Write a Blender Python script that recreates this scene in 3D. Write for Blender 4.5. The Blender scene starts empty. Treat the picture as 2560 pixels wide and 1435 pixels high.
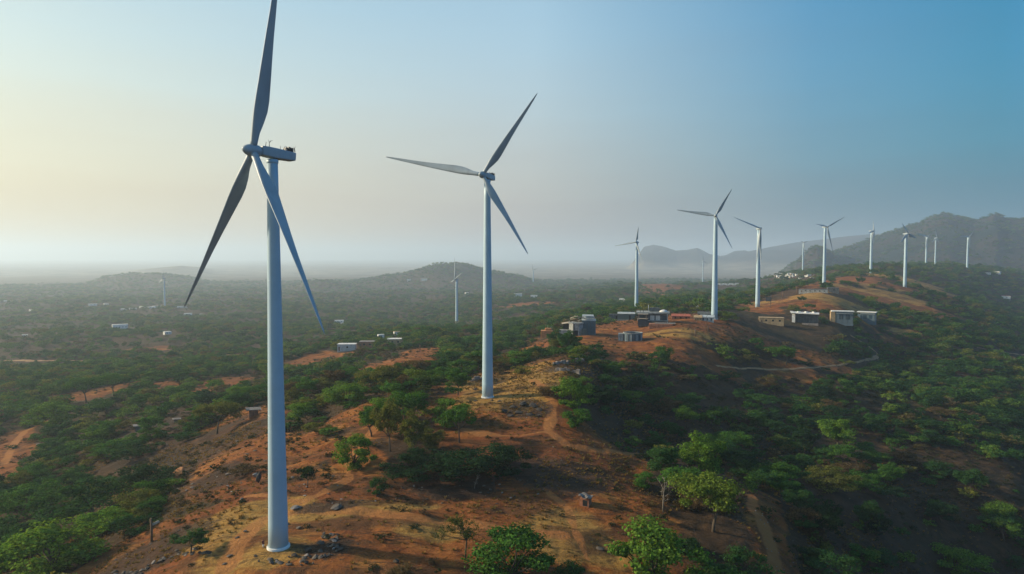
import bpy, bmesh, math, random
import numpy as np
from mathutils import Vector, Matrix

random.seed(7)
RNG = np.random.default_rng(7)
scene = bpy.context.scene
COL = scene.collection
R = math.radians

# ------------------------------------------------------------------ camera
CZ = 160.0
F = 1707.0                                   # focal length in photo pixels (2560 wide)
PITCH = math.atan(77 / F)
cam_d = bpy.data.cameras.new("camera")
cam_d.lens = 24.0
cam_d.sensor_width = 36.0
cam_d.clip_start = 0.5
cam_d.clip_end = 90000
cam = bpy.data.objects.new("camera", cam_d)
cam.location = (0, 0, CZ)
cam.rotation_euler = (math.pi / 2 - PITCH, 0, 0)
COL.objects.link(cam)
scene.camera = cam

# ------------------------------------------------------------------ sky, sun, exposure
SUN_AZ, SUN_EL = R(-80), R(22)
GLOW_AZ = R(-70)                             # middle of the bright dusty part of the sky
world = bpy.data.worlds.new("World")
scene.world = world
world.use_nodes = True
wn, wl = world.node_tree.nodes, world.node_tree.links
wn.clear()
w_out = wn.new("ShaderNodeOutputWorld")
w_bg = wn.new("ShaderNodeBackground")
sky = wn.new("ShaderNodeTexSky")
sky.sky_type = 'NISHITA'
sky.sun_disc = False
sky.sun_elevation = SUN_EL
sky.sun_rotation = SUN_AZ
sky.altitude = 300
sky.air_density = 1.0
sky.dust_density = 1.2
sky.ozone_density = 5.0
w_bg.inputs["Strength"].default_value = 0.12
# dusty veil: whiter and brighter within about 80 degrees of the sun, clear teal blue away from it
w_tc = wn.new("ShaderNodeTexCoord")
w_flat = wn.new("ShaderNodeVectorMath")
w_flat.operation = 'MULTIPLY'
w_flat.inputs[1].default_value = (1, 1, 0)
w_nrm = wn.new("ShaderNodeVectorMath")
w_nrm.operation = 'NORMALIZE'
w_dot = wn.new("ShaderNodeVectorMath")
w_dot.operation = 'DOT_PRODUCT'
w_dot.inputs[1].default_value = (math.sin(GLOW_AZ), math.cos(GLOW_AZ), 0)
w_map = wn.new("ShaderNodeMapRange")
w_map.inputs[1].default_value = -1
w_map.inputs[2].default_value = 1
w_ramp = wn.new("ShaderNodeValToRGB")
VEIL = [(0.0, (0.65, 1.45, 1.65)), (0.27, (0.60, 1.45, 1.70)), (0.37, (0.2, 1.14, 1.10)), (0.47, (0.75, 1.50, 1.35)), (0.655, (3.0, 2.6, 1.75)), (0.92, (2.1, 1.82, 1.18)), (1.0, (1.35, 1.2, 0.72))]
e_ = w_ramp.color_ramp.elements
while len(e_) < len(VEIL):
    e_.new(0.5)
for k_, (p_, c_) in enumerate(VEIL):
    e_[k_].position = p_
    e_[k_].color = (*[v / 3 for v in c_], 1)
w_mul = wn.new("ShaderNodeVectorMath")
w_mul.operation = 'MULTIPLY'
w_scl = wn.new("ShaderNodeVectorMath")
w_scl.operation = 'SCALE'
w_scl.inputs["Scale"].default_value = 3.0
wl.new(w_tc.outputs["Generated"], w_flat.inputs[0])
wl.new(w_flat.outputs[0], w_nrm.inputs[0])
wl.new(w_nrm.outputs[0], w_dot.inputs[0])
wl.new(w_dot.outputs["Value"], w_map.inputs[0])
wl.new(w_map.outputs[0], w_ramp.inputs[0])
wl.new(sky.outputs[0], w_mul.inputs[0])
wl.new(w_ramp.outputs[0], w_mul.inputs[1])
w_sep = wn.new("ShaderNodeSeparateXYZ")
wl.new(w_tc.outputs["Generated"], w_sep.inputs[0])
w_low = wn.new("ShaderNodeValToRGB")                       # dust near the skyline takes green and blue out of the light
for k_, (p_, c_) in enumerate([(0.0, (0.52, 0.46, 0.44)), (0.34, (0.5, 0.5, 0.5))]):
    w_low.color_ramp.elements[k_].position = p_
    w_low.color_ramp.elements[k_].color = (*c_, 1)
w_low.color_ramp.interpolation = 'EASE'
w_mul2 = wn.new("ShaderNodeVectorMath")
w_mul2.operation = 'MULTIPLY'
w_scl.inputs["Scale"].default_value = 5.2
wl.new(w_sep.outputs[2], w_low.inputs[0])
wl.new(w_mul.outputs[0], w_mul2.inputs[0])
wl.new(w_low.outputs[0], w_mul2.inputs[1])
wl.new(w_mul2.outputs[0], w_scl.inputs[0])
# low dust layer: hides the blue near the skyline, creamy towards the sun and blue grey away from it
w_dust = wn.new("ShaderNodeValToRGB")
DUST = [(0.0, (0.19, 0.25, 0.33)), (0.26, (0.17, 0.24, 0.33)), (0.36, (0.07, 0.19, 0.275)), (0.47, (0.15, 0.225, 0.29)), (0.67, (0.43, 0.39, 0.385)), (0.83, (0.62, 0.54, 0.42)), (0.95, (0.78, 0.655, 0.40))]
e_ = w_dust.color_ramp.elements
while len(e_) < len(DUST):
    e_.new(0.5)
for k_, (p_, c_) in enumerate(DUST):
    e_[k_].position = p_
    e_[k_].color = (*c_, 1)
w_dscl = wn.new("ShaderNodeVectorMath")
w_dscl.operation = 'SCALE'
w_dscl.inputs["Scale"].default_value = 0.80 / 0.12
w_dfac = wn.new("ShaderNodeValToRGB")
DF = [(0.0, 0.97), (0.08, 0.88), (0.15, 0.66), (0.22, 0.42), (0.33, 0.16), (0.55, 0.0)]
e_ = w_dfac.color_ramp.elements
while len(e_) < len(DF):
    e_.new(0.5)
for k_, (p_, c_) in enumerate(DF):
    e_[k_].position = p_
    e_[k_].color = (c_, c_, c_, 1)
w_str = wn.new("ShaderNodeMapping")
w_str.inputs["Scale"].default_value = (1.6, 1.6, 13.0)
w_noi = wn.new("ShaderNodeTexNoise")
w_noi.inputs["Scale"].default_value = 1.5
w_noi.inputs["Detail"].default_value = 4
w_nmr = wn.new("ShaderNodeMapRange")
w_nmr.inputs[3].default_value = -0.035
w_nmr.inputs[4].default_value = 0.035
w_nz = wn.new("ShaderNodeMath")
w_nz.operation = 'ADD'
w_nz.use_clamp = True
w_mix = wn.new("ShaderNodeMix")
w_mix.data_type = 'RGBA'
wl.new(w_map.outputs[0], w_dust.inputs[0])
wl.new(w_dust.outputs[0], w_dscl.inputs[0])
wl.new(w_tc.outputs["Generated"], w_str.inputs[0])
wl.new(w_str.outputs[0], w_noi.inputs["Vector"])
wl.new(w_noi.outputs["Fac"], w_nmr.inputs[0])
wl.new(w_sep.outputs[2], w_nz.inputs[0])
wl.new(w_nmr.outputs[0], w_nz.inputs[1])
wl.new(w_nz.outputs[0], w_dfac.inputs[0])
wl.new(w_dfac.outputs[0], w_mix.inputs[0])
wl.new(w_scl.outputs[0], w_mix.inputs[6])
wl.new(w_dscl.outputs[0], w_mix.inputs[7])
wl.new(w_mix.outputs[2], w_bg.inputs[0])
wl.new(w_bg.outputs[0], w_out.inputs[0])

sun_d = bpy.data.lights.new("sun", 'SUN')
sun_d.energy = 5.0
sun_d.angle = R(2.5)
sun_d.color = (1.0, 0.84, 0.61)
sun = bpy.data.objects.new("sun", sun_d)
to_sun = Vector((math.sin(SUN_AZ) * math.cos(SUN_EL), math.cos(SUN_AZ) * math.cos(SUN_EL), math.sin(SUN_EL)))
sun.rotation_euler = (-to_sun).to_track_quat('-Z', 'Y').to_euler()
sun.location = (0, 0, 900)
COL.objects.link(sun)

scene.view_settings.view_transform = 'Standard'
scene.view_settings.look = 'None'
scene.view_settings.exposure = 0.36
scene.view_settings.gamma = 1.0
scene.render.engine = 'CYCLES'
scene.cycles.max_bounces = 6
scene.cycles.diffuse_bounces = 2
scene.cycles.glossy_bounces = 2
scene.cycles.transmission_bounces = 2
scene.cycles.transparent_max_bounces = 6
scene.cycles.volume_bounces = 1
scene.cycles.caustics_reflective = False
scene.cycles.caustics_refractive = False
scene.cycles.sample_clamp_indirect = 4

HAZE_DENSITY = 1.25e-4
HAZE_COLOR = (0.74, 0.88, 1.0)
HAZE_G = 0.33

# ------------------------------------------------------------------ materials
def new_mat(name):
    m = bpy.data.materials.new(name)
    m.use_nodes = True
    m.node_tree.nodes.clear()
    return m, m.node_tree.nodes, m.node_tree.links

def ramp(n, fac, l, stops):
    r = n.new("ShaderNodeValToRGB")
    e = r.color_ramp.elements
    while len(e) < len(stops):
        e.new(0.5)
    for k, (p, c) in enumerate(stops):
        e[k].position = p
        e[k].color = (*c, 1) if len(c) == 3 else c
    l.new(fac, r.inputs[0])
    return r.outputs[0]

def noise(n, l, vec, scale, detail=4, rough=0.55, dist=0.0):
    t = n.new("ShaderNodeTexNoise")
    t.inputs["Scale"].default_value = scale
    t.inputs["Detail"].default_value = detail
    t.inputs["Roughness"].default_value = rough
    t.inputs["Distortion"].default_value = dist
    l.new(vec, t.inputs["Vector"])
    return t.outputs["Fac"]

def mixc(n, l, fac, a, b, mode='MIX'):
    m = n.new("ShaderNodeMix")
    m.data_type = 'RGBA'
    m.blend_type = mode
    for s, v in ((m.inputs[0], fac), (m.inputs[6], a), (m.inputs[7], b)):
        if hasattr(v, "links"):
            l.new(v, s)
        elif isinstance(v, (int, float)):
            s.default_value = v
        else:
            s.default_value = (*v, 1)
    return m.outputs[2]

def math_n(n, l, op, a, b=None, clamp=False):
    m = n.new("ShaderNodeMath")
    m.operation = op
    m.use_clamp = clamp
    for s, v in ((m.inputs[0], a), (m.inputs[1], b)):
        if v is None:
            continue
        if hasattr(v, "links"):
            l.new(v, s)
        else:
            s.default_value = v
    return m.outputs[0]

def maprange(n, l, v, a, b, c=0.0, d=1.0):
    m = n.new("ShaderNodeMapRange")
    m.interpolation_type = 'SMOOTHSTEP'
    l.new(v, m.inputs[0])
    m.inputs[1].default_value = a
    m.inputs[2].default_value = b
    m.inputs[3].default_value = c
    m.inputs[4].default_value = d
    return m.outputs[0]

def simple(name, col, rough=0.8, var=0.25, scale=0.6, metal=0.0, stain=None, bump=0.0, spec=0.3):
    """Paint, plaster, metal or stone: base colour broken up by two scales of noise, with optional stains."""
    m, n, l = new_mat(name)
    o = n.new("ShaderNodeOutputMaterial")
    p = n.new("ShaderNodeBsdfPrincipled")
    tc = n.new("ShaderNodeTexCoord")
    v = tc.outputs["Object"]
    f1 = noise(n, l, v, scale, 5, 0.6)
    f2 = noise(n, l, v, scale * 7, 3, 0.6)
    lo = tuple(c * (1 - var) for c in col)
    hi = tuple(min(1, c * (1 + var)) for c in col)
    c = mixc(n, l, maprange(n, l, f1, 0.3, 0.7), lo, hi)
    c = mixc(n, l, maprange(n, l, f2, 0.35, 0.75, 0.0, 0.35), c, lo)
    if stain:
        mp = n.new("ShaderNodeMapping")
        mp.inputs["Scale"].default_value = (1.0, 1.0, 0.12)
        l.new(v, mp.inputs[0])
        f3 = noise(n, l, mp.outputs[0], scale * 2.5, 4, 0.6)
        c = mixc(n, l, maprange(n, l, f3, 0.52, 0.72, 0.0, stain[1]), c, stain[0])
    l.new(c, p.inputs["Base Color"])
    p.inputs["Roughness"].default_value = rough
    p.inputs["Metallic"].default_value = metal
    p.inputs["Specular IOR Level"].default_value = spec
    if bump:
        b = n.new("ShaderNodeBump")
        b.inputs["Strength"].default_value = bump
        b.inputs["Distance"].default_value = 0.15
        l.new(f2, b.inputs["Height"])
        l.new(b.outputs[0], p.inputs["Normal"])
    l.new(p.outputs[0], o.inputs[0])
    return m

def corrugated(name, col, pitch=0.35, rough=0.55):
    m, n, l = new_mat(name)
    o = n.new("ShaderNodeOutputMaterial")
    p = n.new("ShaderNodeBsdfPrincipled")
    tc = n.new("ShaderNodeTexCoord")
    w = n.new("ShaderNodeTexWave")
    w.inputs["Scale"].default_value = 1.0 / pitch * 0.5
    w.inputs["Distortion"].default_value = 0.4
    l.new(tc.outputs["Object"], w.inputs["Vector"])
    f1 = noise(n, l, tc.outputs["Object"], 0.8, 5, 0.65)
    c = mixc(n, l, maprange(n, l, f1, 0.4, 0.75), col, tuple(k * 0.45 + 0.03 for k in col))
    c = mixc(n, l, maprange(n, l, w.outputs["Fac"], 0.0, 1.0, 0.0, 0.25), c, tuple(min(1, k * 1.5) for k in col))
    l.new(c, p.inputs["Base Color"])
    p.inputs["Roughness"].default_value = rough
    b = n.new("ShaderNodeBump")
    b.inputs["Distance"].default_value = 0.08
    l.new(w.outputs["Fac"], b.inputs["Height"])
    l.new(b.outputs[0], p.inputs["Normal"])
    l.new(p.outputs[0], o.inputs[0])
    return m

M = {}
M['turbine'] = simple("turbine_paint", (0.36, 0.49, 0.56), 0.45, 0.07, 0.10, stain=((0.38, 0.45, 0.48), 0.35), spec=0.4)
M['blade'] = simple("blade_gelcoat", (0.31, 0.37, 0.40), 0.45, 0.10, 0.12, stain=((0.20, 0.23, 0.25), 0.5), spec=0.4)
M['dark_metal'] = simple("dark_metal", (0.05, 0.055, 0.06), 0.5, 0.3, 1.0)
M['concrete'] = simple("concrete", (0.30, 0.31, 0.29), 0.9, 0.3, 0.5, stain=((0.10, 0.10, 0.095), 0.7), bump=0.4)
M['dark_concrete'] = simple("dark_concrete", (0.10, 0.11, 0.11), 0.9, 0.35, 0.5, stain=((0.03, 0.03, 0.03), 0.7), bump=0.4)
M['plaster'] = simple("white_plaster", (0.68, 0.67, 0.62), 0.85, 0.15, 0.4, stain=((0.35, 0.33, 0.29), 0.6))
M['tan'] = simple("tan_mud", (0.40, 0.28, 0.15), 0.95, 0.25, 0.4, stain=((0.22, 0.13, 0.07), 0.6), bump=0.4)
M['clay'] = simple("orange_clay", (0.46, 0.20, 0.075), 0.95, 0.25, 0.4, bump=0.4)
M['brick'] = simple("weathered_brick", (0.30, 0.13, 0.07), 0.95, 0.35, 0.9, stain=((0.14, 0.07, 0.05), 0.6), bump=0.4)
M['red_roof'] = simple("red_roof", (0.36, 0.10, 0.06), 0.9, 0.35, 0.7)
M['blue'] = corrugated("blue_sheet", (0.060, 0.115, 0.150))
M['teal'] = corrugated("teal_sheet", (0.065, 0.10, 0.10))
M['zinc'] = corrugated("zinc_sheet", (0.42, 0.46, 0.46), 0.4, 0.5)
M['dark'] = simple("dark_opening", (0.012, 0.013, 0.014), 0.9, 0.3, 1.0)
M['timber'] = simple("old_timber", (0.16, 0.10, 0.06), 0.9, 0.35, 1.2)
M['pale_timber'] = simple("bleached_timber", (0.42, 0.36, 0.27), 0.9, 0.3, 1.2)
M['bark'] = simple("bark", (0.085, 0.065, 0.045), 0.95, 0.4, 2.0, bump=0.6)
M['pale_bark'] = simple("pale_bark", (0.26, 0.22, 0.17), 0.95, 0.3, 2.0)
M['rock'] = simple("grey_rock", (0.13, 0.105, 0.08), 0.95, 0.5, 0.45, stain=((0.05, 0.05, 0.048), 0.7), bump=0.8)
M['pale_rock'] = simple("pale_rock", (0.22, 0.19, 0.165), 0.95, 0.35, 0.6, bump=0.7)
M['dark_rock'] = simple("dark_rock", (0.055, 0.046, 0.038), 0.95, 0.5, 0.5, bump=0.9)
M['glass'] = simple("dark_glass", (0.03, 0.06, 0.08), 0.15, 0.2, 0.5, spec=0.6)
M['maroon'] = simple("maroon_cloth", (0.10, 0.02, 0.025), 0.9, 0.2, 4)
M['skin'] = simple("skin", (0.22, 0.12, 0.08), 0.7, 0.1, 4)
M['white_cloth'] = simple("white_cloth", (0.7, 0.68, 0.64), 0.9, 0.1, 4)
M['hair'] = simple("black_hair", (0.012, 0.011, 0.01), 0.6, 0.2, 6)

def leaf_mat(name, stops=None):
    m, n, l = new_mat(name)
    o = n.new("ShaderNodeOutputMaterial")
    oi = n.new("ShaderNodeObjectInfo")
    tc = n.new("ShaderNodeTexCoord")
    geo = n.new("ShaderNodeNewGeometry")
    if stops:
        c = ramp(n, oi.outputs["Random"], l, stops)
    else:
        c = oi.outputs["Color"]
    f = noise(n, l, geo.outputs["Position"], 0.45, 3, 0.6)
    hsv = n.new("ShaderNodeHueSaturation")
    l.new(maprange(n, l, f, 0.3, 0.7, 0.485, 0.512), hsv.inputs["Hue"])
    f2 = noise(n, l, geo.outputs["Position"], 1.9, 2, 0.6)
    l.new(maprange(n, l, f2, 0.3, 0.7, 0.5, 1.6), hsv.inputs["Value"])
    l.new(c, hsv.inputs["Color"])
    d = n.new("ShaderNodeBsdfDiffuse")
    t = n.new("ShaderNodeBsdfTranslucent")
    l.new(hsv.outputs[0], d.inputs[0])
    tcol = mixc(n, l, 1.0, hsv.outputs[0], (1.25, 1.15, 0.5), 'MULTIPLY')
    l.new(tcol, t.inputs[0])
    mx = n.new("ShaderNodeMixShader")
    mx.inputs[0].default_value = 0.34
    l.new(d.outputs[0], mx.inputs[1])
    l.new(t.outputs[0], mx.inputs[2])
    l.new(mx.outputs[0], o.inputs[0])
    return m

M['leaf'] = leaf_mat("leaf")
M['leaf_mass'] = leaf_mat("leaf_mass", [(0.0, (0.026, 0.068, 0.022)), (0.3, (0.040, 0.104, 0.026)), (0.55, (0.062, 0.140, 0.028)),
                                        (0.75, (0.100, 0.165, 0.030)), (0.87, (0.150, 0.160, 0.034)), (0.95, (0.095, 0.080, 0.038)), (1.0, (0.12, 0.090, 0.050))])
M['scrub'] = leaf_mat("scrub_leaf", [(0.0, (0.022, 0.034, 0.017)), (0.35, (0.040, 0.050, 0.022)), (0.6, (0.060, 0.055, 0.026)),
                                     (0.8, (0.085, 0.060, 0.032)), (1.0, (0.11, 0.075, 0.042))])
M['dry_grass'] = leaf_mat("dry_grass", [(0.0, (0.16, 0.09, 0.035)), (0.5, (0.24, 0.15, 0.05)), (1.0, (0.12, 0.10, 0.035))])

# ------------------------------------------------------------------ noise on the ground plane
def _hash(ix, iy, seed):
    h = (ix.astype(np.int64) * 374761393 + iy.astype(np.int64) * 668265263 + seed * 144665) & 0xFFFFFFFF
    h = ((h ^ (h >> 13)) * 1274126177) & 0xFFFFFFFF
    h = h ^ (h >> 16)
    return (h & 0xFFFF) / 65535.0

def vnoise(x, y, seed):
    ix, iy = np.floor(x), np.floor(y)
    fx, fy = x - ix, y - iy
    fx = fx * fx * fx * (fx * (fx * 6 - 15) + 10)
    fy = fy * fy * fy * (fy * (fy * 6 - 15) + 10)
    ix, iy = ix.astype(np.int64), iy.astype(np.int64)
    a, b = _hash(ix, iy, seed), _hash(ix + 1, iy, seed)
    c, d = _hash(ix, iy + 1, seed), _hash(ix + 1, iy + 1, seed)
    return (a * (1 - fx) + b * fx) * (1 - fy) + (c * (1 - fx) + d * fx) * fy - 0.5

def fbm(x, y, wl_, octv, seed, gain=0.5):
    s = np.zeros_like(x)
    a = 1.0
    for k in range(octv):
        c_, s_ = math.cos(0.7 * k), math.sin(0.7 * k)
        s += a * vnoise((x * c_ - y * s_) / wl_ + 17.3 * k, (x * s_ + y * c_) / wl_ - 9.1 * k, seed + k)
        a *= gain
        wl_ *= 0.5
    return s

def sstep(v, a, b):
    t = np.clip((v - a) / (b - a), 0, 1)
    return t * t * (3 - 2 * t)

# ------------------------------------------------------------------ terrain
# survey points: (photo x, photo y, metres away); they fix how high the ground stands below the camera there
SURVEY = [
    (696, 1366, 137), (1219, 992, 246), (1786, 797, 531), (1591, 768, 832), (1894, 768, 690), (2060, 711, 948), (2177, 683, 1276),
    (2262, 718, 1027), (2315, 665, 1820), (2338, 665, 1950), (2418, 672, 1707), (1142, 815, 1187), (1333, 712, 3600), (412, 770, 1820), (2007, 680, 2000),
    (1280, 1435, 130), (900, 1435, 126), (400, 1435, 136), (0, 1435, 168), (2560, 1435, 240), (1700, 1435, 140), (1463, 1255, 166), (1650, 1280, 166), (1620, 1180, 193), (1740, 1260, 176), (1100, 1200, 176), (1280, 1090, 206),
    (0, 1000, 480), (400, 1055, 325), (540, 1075, 285), (30, 1130, 340), (200, 1200, 262), (660, 1040, 270), (300, 1300, 185), (520, 1200, 190), (750, 1050, 262), (850, 1020, 258),
    (960, 990, 262), (850, 900, 570), (600, 900, 660), (300, 900, 760), (0, 900, 830), (0, 800, 1500), (600, 800, 1400), (870, 868, 640), (1050, 885, 480), (1000, 830, 900),
    (1100, 930, 360), (1300, 905, 420), (1250, 870, 520), (1430, 845, 440), (1580, 850, 435), (1620, 800, 570), (1700, 835, 440), (1850, 800, 545), (2000, 806, 600), (2130, 806, 610),
    (1650, 890, 385), (1500, 920, 310), (1400, 930, 275), (1350, 1000, 238), (1560, 1080, 240), (1520, 950, 320),
    (1930, 925, 430), (2200, 885, 600), (1965, 905, 450), (1800, 1000, 345), (2560, 900, 660), (2560, 1100, 375), (2200, 1150, 292), (1800, 1200, 203), (2560, 1300, 255), (1900, 1350, 160), (2200, 1400, 200),
    (2515, 750, 1463), (2560, 690, 1900), (2400, 750, 1080), (1950, 755, 700), (2150, 745, 830), (1900, 705, 2500), (1650, 715, 2300), (1500, 765, 1300), (1300, 745, 1900),
    (1380, 800, 760), (1720, 740, 1500), (1900, 740, 1400), (2060, 722, 800), (1000, 760, 2000), (200, 720, 3300), (2300, 830, 660), (2400, 1000, 440),
]

def cam_ray(px, py):
    u = (px - 1280) / F
    v = (717.5 - py) / F
    cp, sp = math.cos(PITCH), math.sin(PITCH)
    return np.array([u, cp + v * sp, -sp + v * cp])

def at_depth(px, py, d):
    r = cam_ray(px, py)
    return r * (d / r[1]) + np.array([0, 0, CZ])

_pts = np.array([at_depth(*s) for s in SURVEY])

def base_noise(x, y, d):
    a1 = np.clip(d / 500, 0.15, 1.5)
    z = fbm(x, y, 260, 3, 11) * 9 * a1
    z += fbm(x, y, 42, 3, 31) * 1.9
    fade = 1 - sstep(d, 700, 2500)
    z += fbm(x, y, 7.0, 3, 51) * 0.75 * fade
    return z

def _coords(x, y):
    d = np.hypot(x, y)
    az = np.clip(np.arctan2(x, y), -0.80, 0.80)
    return d, np.stack([az * 3.2, np.log(np.clip(d, 118, 4200))], -1)

def _tps(r2):
    return 0.5 * r2 * np.log(r2 + 1e-12)

_d0, _c0 = _coords(_pts[:, 0], _pts[:, 1])
_h0 = _pts[:, 2] - base_noise(_pts[:, 0], _pts[:, 1], _d0)
_n = len(_pts)
_A = _tps(((_c0[:, None] - _c0[None]) ** 2).sum(-1)) + np.eye(_n) * 0.0015
_P = np.concatenate([np.ones((_n, 1)), _c0], 1)
_S = np.zeros((_n + 3, _n + 3))
_S[:_n, :_n] = _A
_S[:_n, _n:] = _P
_S[_n:, :_n] = _P.T
_w = np.linalg.solve(_S, np.concatenate([_h0, np.zeros(3)]))

PLAIN_Z = CZ - 158.0
# hills far off: (distance, radial width in ln d, [(photo x, photo y of the crest)])
HILLS = [
    (4600, 0.26, [(1900, 668), (2000, 648), (2060, 636), (2110, 621), (2180, 598), (2240, 576), (2300, 556), (2330, 541), (2362, 535), (2395, 542), (2432, 551), (2458, 543), (2485, 534), (2514, 546), (2560, 547), (2650, 560), (2800, 605), (3000, 655)]),
    (3900, 0.16, [(1965, 664), (2000, 640), (2020, 622), (2036, 615), (2055, 619), (2080, 636), (2120, 655)]),
    (9500, 0.13, [(1560, 660), (1596, 640), (1612, 616), (1638, 611), (1665, 617), (1690, 626), (1720, 624), (1745, 619), (1775, 634), (1812, 640), (1838, 627), (1862, 625), (1895, 637), (1960, 655)]),
    (9800, 0.22, [(1700, 655), (1800, 640), (1900, 622), (1990, 606), (2090, 594), (2180, 586), (2260, 584), (2350, 590), (2500, 610), (2700, 640)]),
    (3800, 0.14, [(820, 718), (880, 706), (940, 694), (1000, 684), (1040, 676), (1075, 664), (1110, 658), (1150, 659), (1190, 666), (1230, 676), (1300, 690), (1380, 704)]),
    (4400, 0.11, [(180, 712), (260, 694), (330, 684), (400, 684), (470, 692), (560, 712)]),
    (7300, 0.14, [(250, 690), (360, 672), (450, 664), (500, 668), (600, 690)]),
    (3500, 0.09, [(700, 722), (760, 706), (800, 700), (850, 704), (930, 722)]),
    (6500, 0.2, [(2500, 600), (2700, 570), (2900, 600)]),
]

def height(x, y):
    x = np.asarray(x, float)
    y = np.asarray(y, float)
    d, c = _coords(x, y)
    sh = d.shape
    cf = c.reshape(-1, 2)
    z = np.empty(len(cf))
    for s in range(0, len(cf), 60000):
        q = cf[s:s + 60000]
        z[s:s + 60000] = _tps(((q[:, None] - _c0[None]) ** 2).sum(-1)) @ _w[:_n] + _w[_n] + q @ _w[_n + 1:]
    z = z.reshape(sh)
    az = np.arctan2(x, y)
    back = sstep(np.abs(az), 0.85, 1.6)
    z = z * (1 - back) + (CZ - 80) * back
    far = sstep(d, 2600, 5200)
    z = z * (1 - far) + (PLAIN_Z + fbm(x, y, 1500, 4, 91) * 14) * far
    z = np.clip(z, PLAIN_Z - 12, CZ - 14)
    z = z + base_noise(x, y, d) * (1 - far * 0.6)
    ld = np.log(np.maximum(d, 1))
    pxs = 1280 + F * np.tan(np.clip(az, -1.2, 1.2))
    rough_ = fbm(x, y, 700, 5, 71, 0.55)
    for dist, w, prof in HILLS:
        px = np.array([p[0] for p in prof], float)
        top = np.array([(640 - p[1]) / F * dist for p in prof]) + CZ
        wob = fbm(x, y, 420, 3, 77) * 12
        t = np.interp(pxs + wob, px, top, left=PLAIN_Z - 40, right=PLAIN_Z - 40)
        t = CZ + (t - CZ) * np.cos(np.clip(az, -1.2, 1.2))
        prof_r = np.exp(-((ld - math.log(dist) + rough_ * 0.03) / w) ** 2)
        edge = sstep(pxs, px[0], px[1]) * (1 - sstep(pxs, px[-2], px[-1]))
        hz = PLAIN_Z + (t - PLAIN_Z) * prof_r * edge
        hz = hz + rough_ * np.clip(t - PLAIN_Z, 0, 400) * 0.26 * prof_r * (1 - prof_r) * 2.2 * edge
        z = np.where(edge * prof_r > 0.02, np.maximum(z, hz), z)
    return z

_T = np.exp(np.linspace(math.log(60), math.log(9000), 2600))
def ground_at(px, py):
    """Where the sight line through a photo pixel first meets the ground."""
    r = cam_ray(px, py)
    r = r / r[1]
    xs, ys, zs = r[0] * _T, r[1] * _T, CZ + r[2] * _T
    hit = np.nonzero(zs <= height(xs, ys))[0]
    k = hit[0] if len(hit) else len(_T) - 1
    x, y = xs[k], ys[k]
    return np.array([x, y, float(height(np.array([x]), np.array([y]))[0])])

def zg(x, y):
    return float(height(np.array([x]), np.array([y]))[0])

# ------------------------------------------------------------------ what covers the ground (real patches of soil, fixed on the land)
def patch(px, py, rx, ry, rot=0.0):
    c = ground_at(px, py)
    d = math.hypot(c[0], c[1])
    f, b = ground_at(px, py + ry), ground_at(px, py - ry)
    ly = max(3.0, min(0.5 * (np.hypot(b[0], b[1]) - np.hypot(f[0], f[1])), d * 0.35))
    return (c[0], c[1], rx * d / F, ly, math.atan2(c[0], c[1]), rot)

BARE = [patch(*p) for p in [
    (690, 1340, 260, 110), (1000, 1290, 330, 90), (1450, 1330, 260, 100), (1250, 970, 190, 50), (1180, 1060, 150, 60), (1000, 1400, 260, 60), (480, 1350, 200, 70),
    (1380, 1060, 90, 70), (1390, 1120, 150, 60), (880, 1180, 110, 70), (900, 1040, 90, 25), (560, 1070, 120, 22), (1050, 885, 60, 25), (975, 925, 30, 14),
    (1600, 825, 230, 28), (1740, 815, 110, 22), (1700, 870, 130, 28), (1580, 870, 60, 14), (2020, 745, 150, 18), (1900, 770, 60, 12), (2180, 740, 170, 20), (2150, 700, 90, 10), (2280, 705, 90, 10),
    (1980, 925, 100, 22), (2050, 900, 90, 16), (1920, 1310, 45, 90), (1950, 1400, 45, 60), (1440, 1230, 200, 60), (650, 1180, 120, 60), (760, 1130, 90, 50), (560, 960, 60, 14), (400, 965, 50, 10),
    (30, 1110, 40, 35), (10, 1190, 40, 40), (230, 985, 70, 12), (1650, 712, 40, 4), (420, 870, 60, 6), (1330, 760, 60, 4), (800, 900, 70, 14), (980, 905, 70, 14), (1100, 1250, 280, 80), (800, 1220, 170, 80), (1150, 1340, 300, 90), (850, 1400, 200, 60), (1250, 1120, 130, 60), (1470, 850, 130, 20), (1660, 862, 170, 24), (1740, 880, 100, 30), (1330, 930, 110, 26), (600, 1140, 130, 60), (1500, 1160, 120, 60), (1560, 1290, 130, 60), (1540, 1380, 120, 50), (950, 1060, 110, 40)]]
ROCKY = [patch(*p) for p in [
    (820, 1370, 110, 40), (370, 1395, 110, 30), (1320, 1025, 60, 20), (1100, 1210, 150, 45), (1430, 1190, 160, 50), (480, 1130, 160, 50), (560, 1185, 100, 35), (850, 1265, 90, 18), (400, 1060, 90, 12), (1230, 955, 40, 10), (1430, 920, 70, 12)]]

STRAW = [patch(*p) for p in [
    (690, 1385, 100, 40), (640, 1300, 130, 40), (1430, 1340, 150, 60), (1280, 950, 160, 30), (900, 1275, 200, 25), (540, 1420, 60, 40), (1450, 935, 80, 14), (2080, 745, 150, 14), (2230, 735, 120, 14), (1700, 830, 110, 12), (1100, 1330, 120, 30), (2290, 705, 100, 8)]]

def polyline(pts):
    return np.array([ground_at(*p)[:2] for p in pts])

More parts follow.
